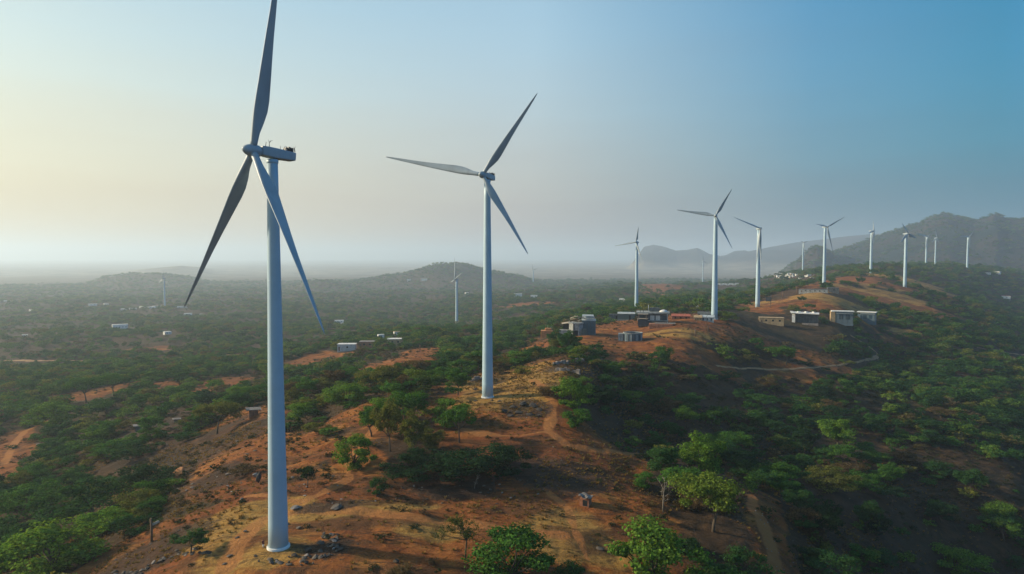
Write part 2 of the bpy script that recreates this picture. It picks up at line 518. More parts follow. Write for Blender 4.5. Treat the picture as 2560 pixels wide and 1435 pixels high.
TRACKS = [(polyline(p), w) for p, w in [
    ([(560, 1430), (600, 1350), (660, 1300), (760, 1275), (900, 1278), (1040, 1295), (1160, 1310), (1300, 1330), (1400, 1340)], 2.6),
    ([(1330, 950), (1385, 1000), (1378, 1040), (1370, 1080), (1420, 1115), (1500, 1130), (1600, 1135)], 2.2),
    ([(1370, 1080), (1300, 1090), (1200, 1085), (1090, 1060)], 1.4),
    ([(1940, 1435), (1935, 1390), (1915, 1330), (1885, 1270), (1880, 1240)], 2.4),
    ([(620, 1240), (760, 1255), (870, 1200), (870, 1150), (930, 1080), (1000, 1020)], 1.4),
    ([(1370, 1230), (1420, 1270), (1440, 1330), (1470, 1400)], 1.2),
    ([(10, 1160), (30, 1120), (60, 1080), (110, 1055)], 2.4)]]

def patch_mask(x, y, plist, soft=0.55):
    m = np.zeros_like(x)
    wob = fbm(x, y, 30, 4, 5) * 0.9
    for cx, cy, rx, ry, az, rot in plist:
        dx, dy = x - cx, y - cy
        ca, sa = math.cos(az + rot), math.sin(az + rot)
        u = (dx * ca - dy * sa) / rx
        v = (dx * sa + dy * ca) / ry
        q = np.hypot(u, v) + wob
        m = np.maximum(m, 1 - sstep(q, 1 - soft, 1 + soft))
    return m

def track_mask(x, y):
    m = np.zeros_like(x)
    wob = fbm(x, y, 9, 3, 8) * 1.2
    for pl, w in TRACKS:
        dmin = np.full_like(x, 1e9)
        for a, b in zip(pl[:-1], pl[1:]):
            ab = b - a
            t = np.clip(((x - a[0]) * ab[0] + (y - a[1]) * ab[1]) / (ab @ ab + 1e-9), 0, 1)
            dmin = np.minimum(dmin, np.hypot(x - a[0] - t * ab[0], y - a[1] - t * ab[1]))
        m = np.maximum(m, 1 - sstep(dmin + wob, w * 0.35, w * 1.3))
    return m

def bare_at(x, y):
    return np.maximum(patch_mask(x, y, BARE), track_mask(x, y))

# ------------------------------------------------------------------ object helpers
def tag(o, label=None, cat=None, group=None, kind=None):
    for k, v in (("label", label), ("category", cat), ("group", group), ("kind", kind)):
        if v:
            o[k] = v
    return o

def empty(name, loc, rz=0.0):
    o = bpy.data.objects.new(name, None)
    o.empty_display_size = 0.5
    o.location = loc
    o.rotation_euler = (0, 0, rz)
    COL.objects.link(o)
    return o

def link(name, me, mats, parent=None):
    o = bpy.data.objects.new(name, me)
    for m in mats:
        me.materials.append(m)
    COL.objects.link(o)
    if parent:
        o.parent = parent
    return o

def np_mesh(name, verts, quads, smooth=False):
    me = bpy.data.meshes.new(name)
    verts = np.asarray(verts, np.float32)
    quads = np.asarray(quads, np.int32)
    k = quads.shape[1]
    me.vertices.add(len(verts))
    me.vertices.foreach_set("co", verts.ravel())
    me.loops.add(quads.size)
    me.loops.foreach_set("vertex_index", quads.ravel())
    me.polygons.add(len(quads))
    me.polygons.foreach_set("loop_start", np.arange(0, quads.size, k, dtype=np.int32))
    if smooth:
        me.polygons.foreach_set("use_smooth", np.ones(len(quads), bool))
    me.update(calc_edges=True)
    return me

def bm_mesh(bm, name, smooth=False):
    bmesh.ops.recalc_face_normals(bm, faces=bm.faces)
    me = bpy.data.meshes.new(name)
    bm.to_mesh(me)
    bm.free()
    if smooth:
        for p in me.polygons:
            p.use_smooth = True
    return me

def bx(bm, c, s, rz=0.0, rx=0.0, ry=0.0, mi=0, bevel=0.0):
    """Box with centre c and full size s."""
    mat = Matrix.Translation(c) @ Matrix.Rotation(rz, 4, 'Z') @ Matrix.Rotation(ry, 4, 'Y') @ Matrix.Rotation(rx, 4, 'X') @ Matrix.Diagonal((*s, 1))
    r = bmesh.ops.create_cube(bm, size=1.0, matrix=mat)
    fs = {f for v in r['verts'] for f in v.link_faces}
    for f in fs:
        f.material_index = mi
    if bevel:
        es = list({e for v in r['verts'] for e in v.link_edges})
        bmesh.ops.bevel(bm, geom=es, offset=bevel, segments=2, affect='EDGES', profile=0.6)

def tube(bm, pts, radii, seg=7, caps=True, mi=0):
    rings = []
    pts = [Vector(p) for p in pts]
    for i, p in enumerate(pts):
        t = (pts[min(i + 1, len(pts) - 1)] - pts[max(i - 1, 0)]).normalized()
        a = Vector((0, 0, 1)) if abs(t.z) < 0.9 else Vector((1, 0, 0))
        u = t.cross(a).normalized()
        v = t.cross(u)
        rings.append([bm.verts.new(p + (u * math.cos(2 * math.pi * k / seg) + v * math.sin(2 * math.pi * k / seg)) * radii[i]) for k in range(seg)])
    for a, b in zip(rings[:-1], rings[1:]):
        for k in range(seg):
            f = bm.faces.new((a[k], a[(k + 1) % seg], b[(k + 1) % seg], b[k]))
            f.material_index = mi
            f.smooth = True
    if caps:
        bm.faces.new(rings[0]).material_index = mi
        bm.faces.new(rings[-1]).material_index = mi

def prism(bm, outline, z0, z1, mi=0):
    a = [bm.verts.new((x, y, z0)) for x, y in outline]
    b = [bm.verts.new((x, y, z1)) for x, y in outline]
    n = len(a)
    for k in range(n):
        bm.faces.new((a[k], a[(k + 1) % n], b[(k + 1) % n], b[k])).material_index = mi
    bm.faces.new(a).material_index = mi
    bm.faces.new(b).material_index = mi

def part(name, parent, mat, build, smooth=False, mats=None):
    bm = bmesh.new()
    build(bm)
    return link(name, bm_mesh(bm, name, smooth), mats or [mat], parent)

# ------------------------------------------------------------------ ground sheet
def build_ground():
    az = np.concatenate([np.linspace(-math.pi, R(-50), 60, endpoint=False), np.linspace(R(-50), R(50), 1000, endpoint=False), np.linspace(R(50), math.pi, 60, endpoint=False)])
    def lg(a, b, k):
        return np.exp(np.linspace(math.log(a), math.log(b), k, endpoint=False))
    rr = np.concatenate([[0.5], lg(4, 95, 45), lg(95, 700, 520), lg(700, 4200, 300), lg(4200, 32000, 170), [32000]])
    A_, R_ = np.meshgrid(az, rr)
    x, y = R_ * np.sin(A_), R_ * np.cos(A_)
    z = height(x, y)
    na, nr = len(az), len(rr)
    i = np.arange(nr - 1)[:, None] * na
    j = np.arange(na)[None]
    j2 = (j + 1) % na
    quads = np.stack([i + j, i + j2, i + na + j2, i + na + j], -1).reshape(-1, 4)[:, ::-1]
    v = np.stack([x, y, z], -1).reshape(-1, 3)
    me = np_mesh("ground", v, quads, smooth=True)
    xf, yf = x.ravel(), y.ravel()
    cov = np.zeros((len(v), 4), np.float32)
    near = np.hypot(xf, yf) < 3500
    cov[near, 0] = patch_mask(xf[near], yf[near], BARE)
    cov[near, 1] = track_mask(xf[near], yf[near])
    cov[near, 2] = patch_mask(xf[near], yf[near], ROCKY)
    cov[near, 3] = patch_mask(xf[near], yf[near], STRAW)
    at = me.attributes.new("cover", 'FLOAT_COLOR', 'POINT')
    at.data.foreach_set("color", cov.ravel())
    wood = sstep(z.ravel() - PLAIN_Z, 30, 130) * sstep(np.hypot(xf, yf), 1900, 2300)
    plain = sstep(np.hypot(xf, yf), 3000, 7500) * (1 - wood)  # far flat ground pales with distance: haze painted into its colour
    at = me.attributes.new("far_haze_tint", 'FLOAT', 'POINT')
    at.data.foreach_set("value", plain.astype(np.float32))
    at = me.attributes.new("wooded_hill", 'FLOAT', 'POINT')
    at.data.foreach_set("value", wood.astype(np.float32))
    m, n, l = new_mat("ground_soil")
    o = n.new("ShaderNodeOutputMaterial")
    p = n.new("ShaderNodeBsdfPrincipled")
    p.inputs["Roughness"].default_value = 0.97
    p.inputs["Specular IOR Level"].default_value = 0.1
    tc = n.new("ShaderNodeTexCoord")
    ob = tc.outputs["Object"]
    fine = noise(n, l, ob, 0.9, 6, 0.7)
    med = noise(n, l, ob, 0.13, 6, 0.65, 0.5)
    big = noise(n, l, ob, 0.021, 5, 0.6, 0.6)
    huge = noise(n, l, ob, 0.0042, 6, 0.62, 0.4)
    cv = n.new("ShaderNodeAttribute")
    cv.attribute_name = "cover"
    sep = n.new("ShaderNodeSeparateColor")
    l.new(cv.outputs["Color"], sep.inputs[0])
    mp = n.new("ShaderNodeMapping")                      # rills and ledges run across the slope
    mp.inputs["Rotation"].default_value = (0, 0, R(14))
    mp.inputs["Scale"].default_value = (0.22, 1.0, 1.0)
    l.new(ob, mp.inputs[0])
    rill = noise(n, l, mp.outputs[0], 0.42, 7, 0.72, 0.8)
    rill2 = noise(n, l, mp.outputs[0], 0.10, 5, 0.65, 0.6)
    soil = ramp(n, med, l, [(0.25, (0.10, 0.028, 0.010)), (0.40, (0.19, 0.060, 0.017)), (0.53, (0.31, 0.112, 0.028)), (0.66, (0.39, 0.180, 0.045)), (0.82, (0.45, 0.265, 0.09))])
    soil = mixc(n, l, maprange(n, l, big, 0.42, 0.66), soil, mixc(n, l, fine, (0.15, 0.046, 0.016), (0.27, 0.092, 0.028)))
    strawc = mixc(n, l, maprange(n, l, rill, 0.35, 0.62), (0.26, 0.135, 0.030), (0.50, 0.31, 0.085))
    s1 = math_n(n, l, 'ADD', cv.outputs["Alpha"], math_n(n, l, 'MULTIPLY', math_n(n, l, 'SUBTRACT', med, 0.5), 1.3))
    soil = mixc(n, l, maprange(n, l, s1, 0.25, 0.75, 0, 0.85), soil, strawc)
    soil = mixc(n, l, maprange(n, l, rill, 0.49, 0.64, 0, 0.85), soil, (0.075, 0.038, 0.018))
    soil = mixc(n, l, maprange(n, l, rill2, 0.49, 0.62, 0, 0.80), soil, mixc(n, l, fine, (0.045, 0.026, 0.015), (0.16, 0.075, 0.030)))
    soil = mixc(n, l, maprange(n, l, fine, 0.54, 0.70, 0, 0.7), soil, (0.085, 0.046, 0.020))
    scr = ramp(n, med, l, [(0.28, (0.022, 0.015, 0.009)), (0.45, (0.044, 0.028, 0.014)), (0.60, (0.080, 0.046, 0.022)), (0.78, (0.13, 0.070, 0.032))])
    scr = mixc(n, l, maprange(n, l, big, 0.40, 0.65, 0, 0.7), scr, mixc(n, l, fine, (0.030, 0.030, 0.014), (0.070, 0.058, 0.022)))
    scr = mixc(n, l, maprange(n, l, huge, 0.45, 0.62, 0, 0.5), scr, mixc(n, l, med, (0.040, 0.026, 0.018), (0.12, 0.065, 0.036)))
    b1 = math_n(n, l, 'ADD', sep.outputs[0], math_n(n, l, 'MULTIPLY', math_n(n, l, 'SUBTRACT', med, 0.5), 0.9))
    b1 = math_n(n, l, 'ADD', b1, math_n(n, l, 'MULTIPLY', math_n(n, l, 'SUBTRACT', fine, 0.5), 0.7))
    c = mixc(n, l, maprange(n, l, b1, 0.28, 0.62), scr, soil)
    t1 = math_n(n, l, 'ADD', sep.outputs[1], math_n(n, l, 'MULTIPLY', math_n(n, l, 'SUBTRACT', fine, 0.5), 0.9))
    c = mixc(n, l, maprange(n, l, t1, 0.35, 0.9, 0, 0.8), c, mixc(n, l, rill2, (0.43, 0.22, 0.075), (0.32, 0.10, 0.028)))
    r1 = math_n(n, l, 'ADD', sep.outputs[2], math_n(n, l, 'MULTIPLY', math_n(n, l, 'SUBTRACT', fine, 0.5), 1.4))
    c = mixc(n, l, maprange(n, l, r1, 0.5, 0.9, 0, 0.85), c, mixc(n, l, fine, (0.020, 0.016, 0.013), (0.075, 0.052, 0.035)))
    wh = n.new("ShaderNodeAttribute")
    wh.attribute_name = "wooded_hill"
    c = mixc(n, l, math_n(n, l, 'MULTIPLY', wh.outputs["Fac"], 0.88), c, mixc(n, l, maprange(n, l, huge, 0.40, 0.62), (0.012, 0.026, 0.024), (0.040, 0.032, 0.027)))
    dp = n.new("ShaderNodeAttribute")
    dp.attribute_name = "far_haze_tint"
    c = mixc(n, l, math_n(n, l, 'MULTIPLY', dp.outputs["Fac"], 0.85), c, mixc(n, l, maprange(n, l, huge, 0.35, 0.65), (0.16, 0.15, 0.11), (0.34, 0.29, 0.21)))  # pale tint mixed in as painted haze below the skyline
    l.new(c, p.inputs["Base Color"])
    bp = n.new("ShaderNodeBump")
    bp.inputs["Strength"].default_value = 0.9
    bp.inputs["Distance"].default_value = 0.8
    l.new(math_n(n, l, 'ADD', math_n(n, l, 'ADD', fine, math_n(n, l, 'MULTIPLY', rill, 1.6)), math_n(n, l, 'MULTIPLY', med, 2.2)), bp.inputs["Height"])
    l.new(bp.outputs[0], p.inputs["Normal"])
    l.new(p.outputs[0], o.inputs[0])
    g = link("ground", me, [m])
    tag(g, "dry red-earth ridge and hazy scrub plain reaching to the far mountains", None, None, "structure")
build_ground()

# ------------------------------------------------------------------ roads laid on the ground
EXCL = []          # (x, y, radius) kept free of scattered plants
def strip(name, pts, width, mat, label):
    pl = polyline(pts)
    seg = [pl[0]]
    for a, b in zip(pl[:-1], pl[1:]):
        k = max(1, int(np.hypot(*(b - a)) / 4))
        for i in range(1, k + 1):
            seg.append(a + (b - a) * i / k)
    s = np.array(seg)
    for _ in range(6):
        s[1:-1] = (s[:-2] + s[2:] + 2 * s[1:-1]) / 4
    for q in s[::2]:
        for f_ in (1.0, 0.985, 0.97, 0.955):
            EXCL.append((q[0] * f_, q[1] * f_, width * 0.5 + 2.2))
    t = np.gradient(s, axis=0)
    t /= np.linalg.norm(t, axis=1)[:, None] + 1e-9
    nrm = np.stack([-t[:, 1], t[:, 0]], 1)
    k = len(s)
    ww = width * (1 + 0.9 * fbm(s[:, 0], s[:, 1], 14, 4, 3))
    rows = []
    offs = np.linspace(-0.5, 0.5, 5)
    for f in offs:
        q = s + nrm * (f * ww)[:, None]
        rows.append(np.stack([q[:, 0], q[:, 1], height(q[:, 0], q[:, 1]) + (0.22 if abs(f) < 0.4 else 0.03)], 1))
    v = np.concatenate(rows)
    quads = [(r * k + i, r * k + i + 1, (r + 1) * k + i + 1, (r + 1) * k + i) for r in range(4) for i in range(k - 1)]
    o = link(name, np_mesh(name, v, np.array(quads), True), [mat])
    tag(o, label, None, None, "structure")

M['road'] = simple("pale_dirt_road", (0.33, 0.18, 0.08), 0.97, 0.25, 0.3)
strip("dirt_road", [(-60, 903), (70, 903), (180, 902), (330, 898), (480, 893), (620, 886)], 5.5, M['road'], "pale dirt road crossing the scrub plain")
strip("dirt_track", [(1790, 915), (1900, 920), (2000, 922), (2090, 915), (2150, 905), (2195, 893), (2198, 882), (2180, 872)], 2.0, M['road'], "curving pale track round a brown knoll")
strip("dirt_track", [(2180, 872), (2150, 855), (2125, 838)], 2.0, M['road'], "short pale track climbing out of the trees")
strip("dirt_track", [(2440, 868), (2490, 878), (2560, 888), (2640, 896)], 2.2, M['road'], "straight pale track through the dark woods")

# ------------------------------------------------------------------ wind turbines
def loft(bm, rings, cap=True, smooth=True):
    vs = [[bm.verts.new(p) for p in r] for r in rings]
    n = len(vs[0])
    for a, b in zip(vs[:-1], vs[1:]):
        for k in range(n):
            f = bm.faces.new((a[k], a[(k + 1) % n], b[(k + 1) % n], b[k]))
            f.smooth = smooth
    if cap:
        bm.faces.new(vs[0]).smooth = False
        bm.faces.new(vs[-1]).smooth = False

def turbine(label, base, D, hub_px, tips, yaw, pitch, group="wind turbines along the ridge", top_d=2.2, base_d=4.0, det=2, maxlen=46, scale=1.0, chord=0.8):
    """base and hub: photo pixels of foot and rotor centre; D metres away; yaw: way the nose points (0 = away, 90 = right, 180 = to the camera);
    tips: where each blade tip shows; pitch: blade twist at the root out of the rotor plane."""
    b = at_depth(base[0], base[1], D)
    bz = zg(b[0], b[1])
    b[2] = bz
    nose = np.array([math.sin(yaw), math.cos(yaw), 0.0])
    over = 4.2 * scale
    hub = at_depth(hub_px[0], hub_px[1], D + nose[1] * over)
    axis_top = np.array([b[0], b[1], hub[2]])
    hub = axis_top + nose * over
    n_ax = nose * math.cos(R(4)) + np.array([0, 0, math.sin(R(4))])
    root = empty("wind_turbine", b)
    tag(root, label, "wind turbine", group)
    H = hub[2] - bz
    seg = 40 if det > 1 else 16
    r0, r1 = base_d / 2 * scale, top_d / 2 * scale

    def b_tower(bm):
        rings = []
        zs = np.linspace(-1.2, H - 1.3 * scale, 14)
        for z in zs:
            t = max(0, z / H)
            r = r0 + (r1 - r0) * (t ** 0.9)
            rings.append([(r * math.cos(2 * math.pi * k / seg), r * math.sin(2 * math.pi * k / seg), z) for k in range(seg)])
        loft(bm, rings)
    part("tower", root, M['turbine'], b_tower)
    if det > 1:
        for z in (H * 0.34, H * 0.68):
            def b_flange(bm, z=z):
                r = r0 + (r1 - r0) * ((z / H) ** 0.9) + 0.012
                rings = [[(rr * math.cos(2 * math.pi * k / seg), rr * math.sin(2 * math.pi * k / seg), zz) for k in range(seg)] for rr, zz in ((r - 0.05, z - 0.09), (r, z - 0.08), (r, z + 0.08), (r - 0.05, z + 0.09))]
                loft(bm, rings)
            part("tower_seam", root, M['turbine'], b_flange)
        def b_found(bm):
            rings = [[(rr * math.cos(2 * math.pi * k / seg), rr * math.sin(2 * math.pi * k / seg), zz) for k in range(seg)] for rr, zz in ((r0 + 0.30, -1.2), (r0 + 0.28, 0.22), (r0 + 0.20, 0.30), (r0 - 0.05, 0.31))]
            loft(bm, rings)
        part("foundation_ring", root, M['plaster'], b_found)
    # frame at hub height: x' along nose, y' sideways, z up
    side = np.array([nose[1], -nose[0], 0.0])
    up = np.cross(side, n_ax) * -1
    up = up if up[2] > 0 else -up
    ht = axis_top - b

    def fr(a, s_, u, tilt=True):
        return tuple(ht + (n_ax if tilt else nose) * a + side * s_ + (up if tilt else np.array([0, 0, 1.0])) * u)

    # (along axis, half width, top, bottom)
    secs = [(2.6, 0.95, 0.95, -0.95), (2.3, 1.1, 1.02, -1.02), (1.2, 1.2, 1.08, -1.10), (-0.6, 1.22, 1.06, -1.16), (-2.2, 1.22, 1.0, -1.10), (-4.2, 1.20, 0.94, -0.98), (-4.6, 1.17, 0.92, -0.92), (-4.75, 1.0, 0.80, -0.80)]
    def b_nac(bm):
        rings = []
        for a, w, t, bt in secs:
            w, t, bt = w * scale * 0.95, t * scale * 0.88, bt * scale * 0.92
            ring = []
            hh, cc = (t - bt) / 2, (t + bt) / 2
            for k in range(24):
                th = 2 * math.pi * (k + 0.5) / 24
                e = 0.17
                cx = math.copysign(abs(math.cos(th)) ** e, math.cos(th)) * w
                cz = math.copysign(abs(math.sin(th)) ** e, math.sin(th)) * hh + cc
                ring.append(fr(a * scale, cx, cz))
            rings.append(ring)
        loft(bm, rings)
    nac = part("nacelle", root, M['blade'], b_nac)
    if det > 1:
        def b_cool(bm):
            for sgn in (-1.0, -0.35, 0.35, 1.0):
                pts = [fr(-4.4, sgn, 0.9), fr(-4.25, sgn, 1.6), fr(-4.55, sgn, 2.15)]
                tube(bm, pts, [0.10, 0.09, 0.03], 6)
            for a, u, w in ((-2.9, 1.2, 0.55), (-3.4, 1.4, 0.7), (-3.95, 1.25, 0.9)):
                m4 = Matrix((list(n_ax) + [0], list(side) + [0], list(up) + [0], [0, 0, 0, 1])).transposed()
                m4.translation = Vector(fr(a, 0, u))
                r = bmesh.ops.create_cube(bm, size=1.0, matrix=m4 @ Matrix.Diagonal((0.42, w * 2, 0.75, 1)))
            tube(bm, [fr(-2.5, 0.5, 1.0), fr(-2.9, 0.5, 1.7), fr(-3.2, 0.5, 2.1)], [0.05, 0.05, 0.03], 5)
            tube(bm, [fr(-2.5, -0.5, 1.0), fr(-2.8, -0.5, 1.8)], [0.05, 0.04], 5)
        part("roof_cooler", nac, M['dark_metal'], b_cool)
        def b_mast(bm):
            tube(bm, [fr(0.7, 0, 1.1), fr(0.75, 0, 1.8), fr(0.55, 0, 2.4)], [0.07, 0.06, 0.03], 6)
            tube(bm, [fr(0.75, 0, 1.95), fr(0.35, 0, 2.35), fr(0.05, 0, 2.5)], [0.05, 0.04, 0.03], 5)
            tube(bm, [fr(0.75, 0, 1.9), fr(1.0, 0, 2.45)], [0.04, 0.03], 5)
        part("wind_sensor_mast", nac, M['dark_metal'], b_mast)
        part("lightning_rod", nac, M['dark_metal'], lambda bm: tube(bm, [fr(1.35, 0.3, 1.0), fr(1.25, 0.3, 2.0)], [0.07, 0.05], 5))
        part("lightning_rod", nac, M['dark_metal'], lambda bm: tube(bm, [fr(-1.7, 0, 1.0), fr(-1.75, 0, 1.75)], [0.05, 0.03], 5))
        def b_yaw(bm):
            rings = [[(rr * math.cos(2 * math.pi * k / seg), rr * math.sin(2 * math.pi * k / seg), H - dz) for k in range(seg)] for rr, dz in ((r1 - 0.02, 2.2), (r1 + 0.12, 2.0), (r1 + 0.14, 1.4))]
            loft(bm, rings)
        part("yaw_collar", root, M['turbine'], b_yaw)
    hb = (hub - b)
    def b_hub(bm):
        rings = []
        for a, r in ((-1.5, 1.0), (-1.2, 1.15), (-0.4, 1.25), (0.5, 1.2), (1.2, 1.0), (1.75, 0.68), (2.05, 0.35), (2.15, 0.05)):
            rings.append([tuple(hb + n_ax * a * scale + (side * math.cos(2 * math.pi * k / 24) + up * math.sin(2 * math.pi * k / 24)) * r * scale) for k in range(24)])
        loft(bm, rings)
    part("hub", root, M['blade'], b_hub, True)
    lens = []
    for ti, tp in enumerate(tips):
        root_twist = pitch[ti] if isinstance(pitch, list) else pitch
        r = cam_ray(*tp)
        o = np.array([0, 0, CZ])
        den = r @ n_ax
        t = ((hub - o) @ n_ax) / den if abs(den) > 1e-6 else -1
        P = o + r * t
        s = P - hub
        L = np.linalg.norm(s)
        if t < 0 or L > maxlen * 1.6:
            s = np.cross(n_ax, np.array([0, 0, 1.0])) + np.array([0, 0, 1e-3])
        s = s / np.linalg.norm(s)
        lens.append(round(float(L), 1))
        L = min(L, maxlen)
        tang = np.cross(n_ax, s)
        nb = 16 if det > 1 else 8
        def b_blade(bm, s=s, L=L, tang=tang, root_twist=root_twist):
            rings = []
            prof = [(0.0, 0.85, 1.0), (0.03, 0.85, 1.0), (0.08, 1.0, 0.8), (0.14, 1.45, 0.52), (0.20, 1.72, 0.34), (0.26, 1.72, 0.27), (0.36, 1.48, 0.23), (0.48, 1.2, 0.20), (0.6, 0.95, 0.19), (0.72, 0.74, 0.18), (0.84, 0.54, 0.18), (0.93, 0.37, 0.18), (0.98, 0.22, 0.18), (1.0, 0.06, 0.2)]
            for f, c, th in prof:
                tw = root_twist - R(14) * min(1, max(0, (f - 0.08) / 0.6))
                cd = tang * math.cos(tw) + n_ax * math.sin(tw)
                td = np.cross(s, cd)
                c = c * chord
                ctr = hb + s * (0.7 * scale + (L - 0.7 * scale) * f) + n_ax * (0.9 * f * f) * 1.2
                sc = c * scale
                shift = max(0, (c - 0.85)) * 0.55 * scale
                ring = []
                for k in range(nb):
                    a = 2 * math.pi * k / nb
                    e = math.cos(a)
                    tk = th * (1 if th > 0.7 else (0.55 + 0.45 * e) * 1.25)
                    ring.append(tuple(ctr + cd * (e * sc - shift) * 1.0 + td * (math.sin(a) * sc * tk)))
                rings.append(ring)
            loft(bm, rings)
        part("blade", root, M['blade'], b_blade, True)
    print("TURBINE", label[:40], "H", round(float(H), 1), "base z", round(bz - CZ, 1), "blades", lens)
    return root

Y = R
turbine("huge closest wind turbine whose blade crosses its own tower", (696, 1366), 137, (640, 376), [(711, -100), (473, 768), (825, 834)], R(-140), R(92), base_d=4.0, top_d=2.05, chord=0.84)
turbine("second largest wind turbine on a bare orange hilltop with a tree beside its foot", (1219, 992), 246, (1213, 437), [(1346, 235), (966, 393), (1323, 636)], R(202), [R(40), R(6), R(-30)], base_d=4.1, top_d=2.2)
turbine("wind turbine rising behind the pale long shed on the red plateau", (1786, 797), 531, (1787, 539), [(1830, 473), (1692, 525), (1831, 622)], R(198), [R(40), R(6), R(-30)], base_d=5.0, top_d=2.7, det=2)
turbine("slim wind turbine standing just behind the two-storey concrete house", (1591, 772), 832, (1589, 605), [(1597, 567), (1537, 615), (1606, 652)], R(205), R(30), base_d=4.6, top_d=2.8, det=1)
turbine("wind turbine on an orange spur with two blades hanging beside its tower", (1894, 768), 690, (1896, 571), [(1833, 543), (1889, 665), (1901, 665)], R(178), R(50), base_d=4.6, top_d=3.0, det=1, maxlen=60)
turbine("white wind turbine behind the ruined long wall with a bent hanging blade", (2060, 711), 948, (2063, 567), [(2039, 560), (2110, 543), (2081, 630)], R(160), R(30), base_d=4.6, top_d=3.2, det=1)
turbine("white wind turbine on the small orange crest with one blade straight up", (2177, 683), 1276, (2180, 577), [(2181, 540), (2171, 583), (2183, 612)], R(148), R(50), base_d=5.0, top_d=3.6, det=1, chord=1.35)
turbine("white wind turbine alone at the edge of the dark woods on the yellow slope", (2262, 718), 1027, (2265, 584), [(2253, 557), (2249, 607), (2290, 596)], R(180 - 20), R(30), base_d=5.0, top_d=3.6, det=1, chord=1.35)
turbine("small pale wind turbine before the mountain, its tower a twin of the next", (2315, 665), 1820, (2316, 592), [(2288, 583), (2328, 583), (2314, 622)], R(180 - 10), R(30), base_d=5.0, top_d=3.6, det=1, chord=1.35)
turbine("thin pale wind turbine before the mountain with one blade straight up", (2338, 665), 1950, (2338, 595), [(2337, 568), (2329, 606), (2346, 606)], R(180 - 10), R(30), base_d=5.0, top_d=3.2, det=1, chord=1.35)
turbine("last white wind turbine on the wooded rise under the mountain peak", (2418, 672), 1707, (2420, 592), [(2399, 592), (2435, 575), (2424, 620)], R(180 - 15), R(30), base_d=5.0, top_d=3.6, det=1, chord=1.35)
turbine("slim wind turbine among the trees before the low grey hill", (1142, 815), 1187, (1141, 699), [(1138, 643), (1156, 682), (1127, 706)], R(235), R(35), base_d=5.2, top_d=3.4, det=1)
turbine("tiny hazy wind turbine on the plain beyond the trees and sheds", (1333, 712), 3600, (1333, 675), [(1330, 660), (1349, 669), (1322, 681)], R(180 + 20), R(30), group="hazy turbines on the plain", base_d=6, top_d=4.5, det=1, scale=1.2)
turbine("hazy wind turbine standing alone on the misty plain", (412, 770), 1820, (410, 696), [(409, 675), (426, 719), (398, 707)], R(180 + 20), R(30), group="hazy turbines on the plain", base_d=4.6, top_d=3.2, det=1)
turbine("thin hazy wind turbine beside the white village in front of the low knoll", (2007, 680), 2000, (2010, 606), [(2022, 602), (2001, 603), (2012, 640)], R(180 + 10), R(30), group="hazy turbines on the plain", base_d=4.6, top_d=3.0, det=1)
turbine("faint slim wind turbine far off before the mesa hills", (1757, 697), 2900, (1757, 652), [(1757, 634), (1771, 660), (1744, 661)], R(180 + 10), R(30), group="hazy turbines on the plain", base_d=5, top_d=3.4, det=1)

# ------------------------------------------------------------------ plants: prototypes one unit wide and one unit high
def leaf_cards(centres, normals, size, rng, aspect=0.62):
    n = len(centres)
    a = rng.normal(size=(n, 3))
    u = np.cross(normals, a)
    u /= np.linalg.norm(u, axis=1)[:, None] + 1e-9
    v = np.cross(normals, u)
    s = size * rng.uniform(0.55, 1.35, n)[:, None]
    bend = normals * s * rng.uniform(-0.35, 0.35, n)[:, None]
    p = np.stack([centres - u * s, centres - v * s * aspect + bend, centres + u * s, centres + v * s * aspect + bend], 1)
    return p.reshape(-1, 3), np.arange(n * 4).reshape(-1, 4)

def crown_arrays(rng, kind, n_leaf, leaf):
    spec = {  # centre z, radii xy and z, number of clumps, clump radius, share of thin wisps
        'umbrella': (0.70, 0.42, 0.22, 24, 0.115, 0.22), 'round': (0.60, 0.38, 0.31, 28, 0.120, 0.20), 'bush': (0.42, 0.40, 0.36, 26, 0.135, 0.22),
        'tall': (0.58, 0.31, 0.38, 28, 0.110, 0.20), 'sparse': (0.66, 0.38, 0.26, 16, 0.11, 0.35), 'low': (0.38, 0.44, 0.32, 24, 0.130, 0.25)}[kind]
    cz, rxy, rz, k, cr, wisp = spec
    cl = []
    while len(cl) < k:
        d = rng.normal(size=3)
        d /= np.linalg.norm(d)
        if kind in ('umbrella', 'sparse') and d[2] < -0.35:
            continue
        if kind in ('round', 'tall') and d[2] < -0.75:
            continue
        rr = rng.uniform(0.45, 1.12)
        cl.append((d[0] * rxy * rr, d[1] * rxy * rr, cz + d[2] * rz * rr))
    cl = np.array(cl)
    cl[:, 0] += rng.normal() * 0.04
    which = rng.integers(0, k, n_leaf)
    rad = cr * rng.uniform(0.55, 1.45, k)[which]
    d = rng.normal(size=(n_leaf, 3))
    d /= np.linalg.norm(d, axis=1)[:, None]
    r = rng.uniform(0.25, 1.0, n_leaf) ** 0.45
    w = rng.random(n_leaf) < wisp
    r = np.where(w, r * rng.uniform(1.1, 1.6, n_leaf), r)
    c = cl[which] + d * (rad * r)[:, None] * np.array([1, 1, 0.62])
    c[:, 2] = np.maximum(c[:, 2], 0.03)
    nrm = d * 0.7 + rng.normal(size=(n_leaf, 3)) * 0.55 + np.array([0, 0, 0.55])
    nrm /= np.linalg.norm(nrm, axis=1)[:, None]
    v, q = leaf_cards(c, nrm, leaf, rng)
    return v, q, cl

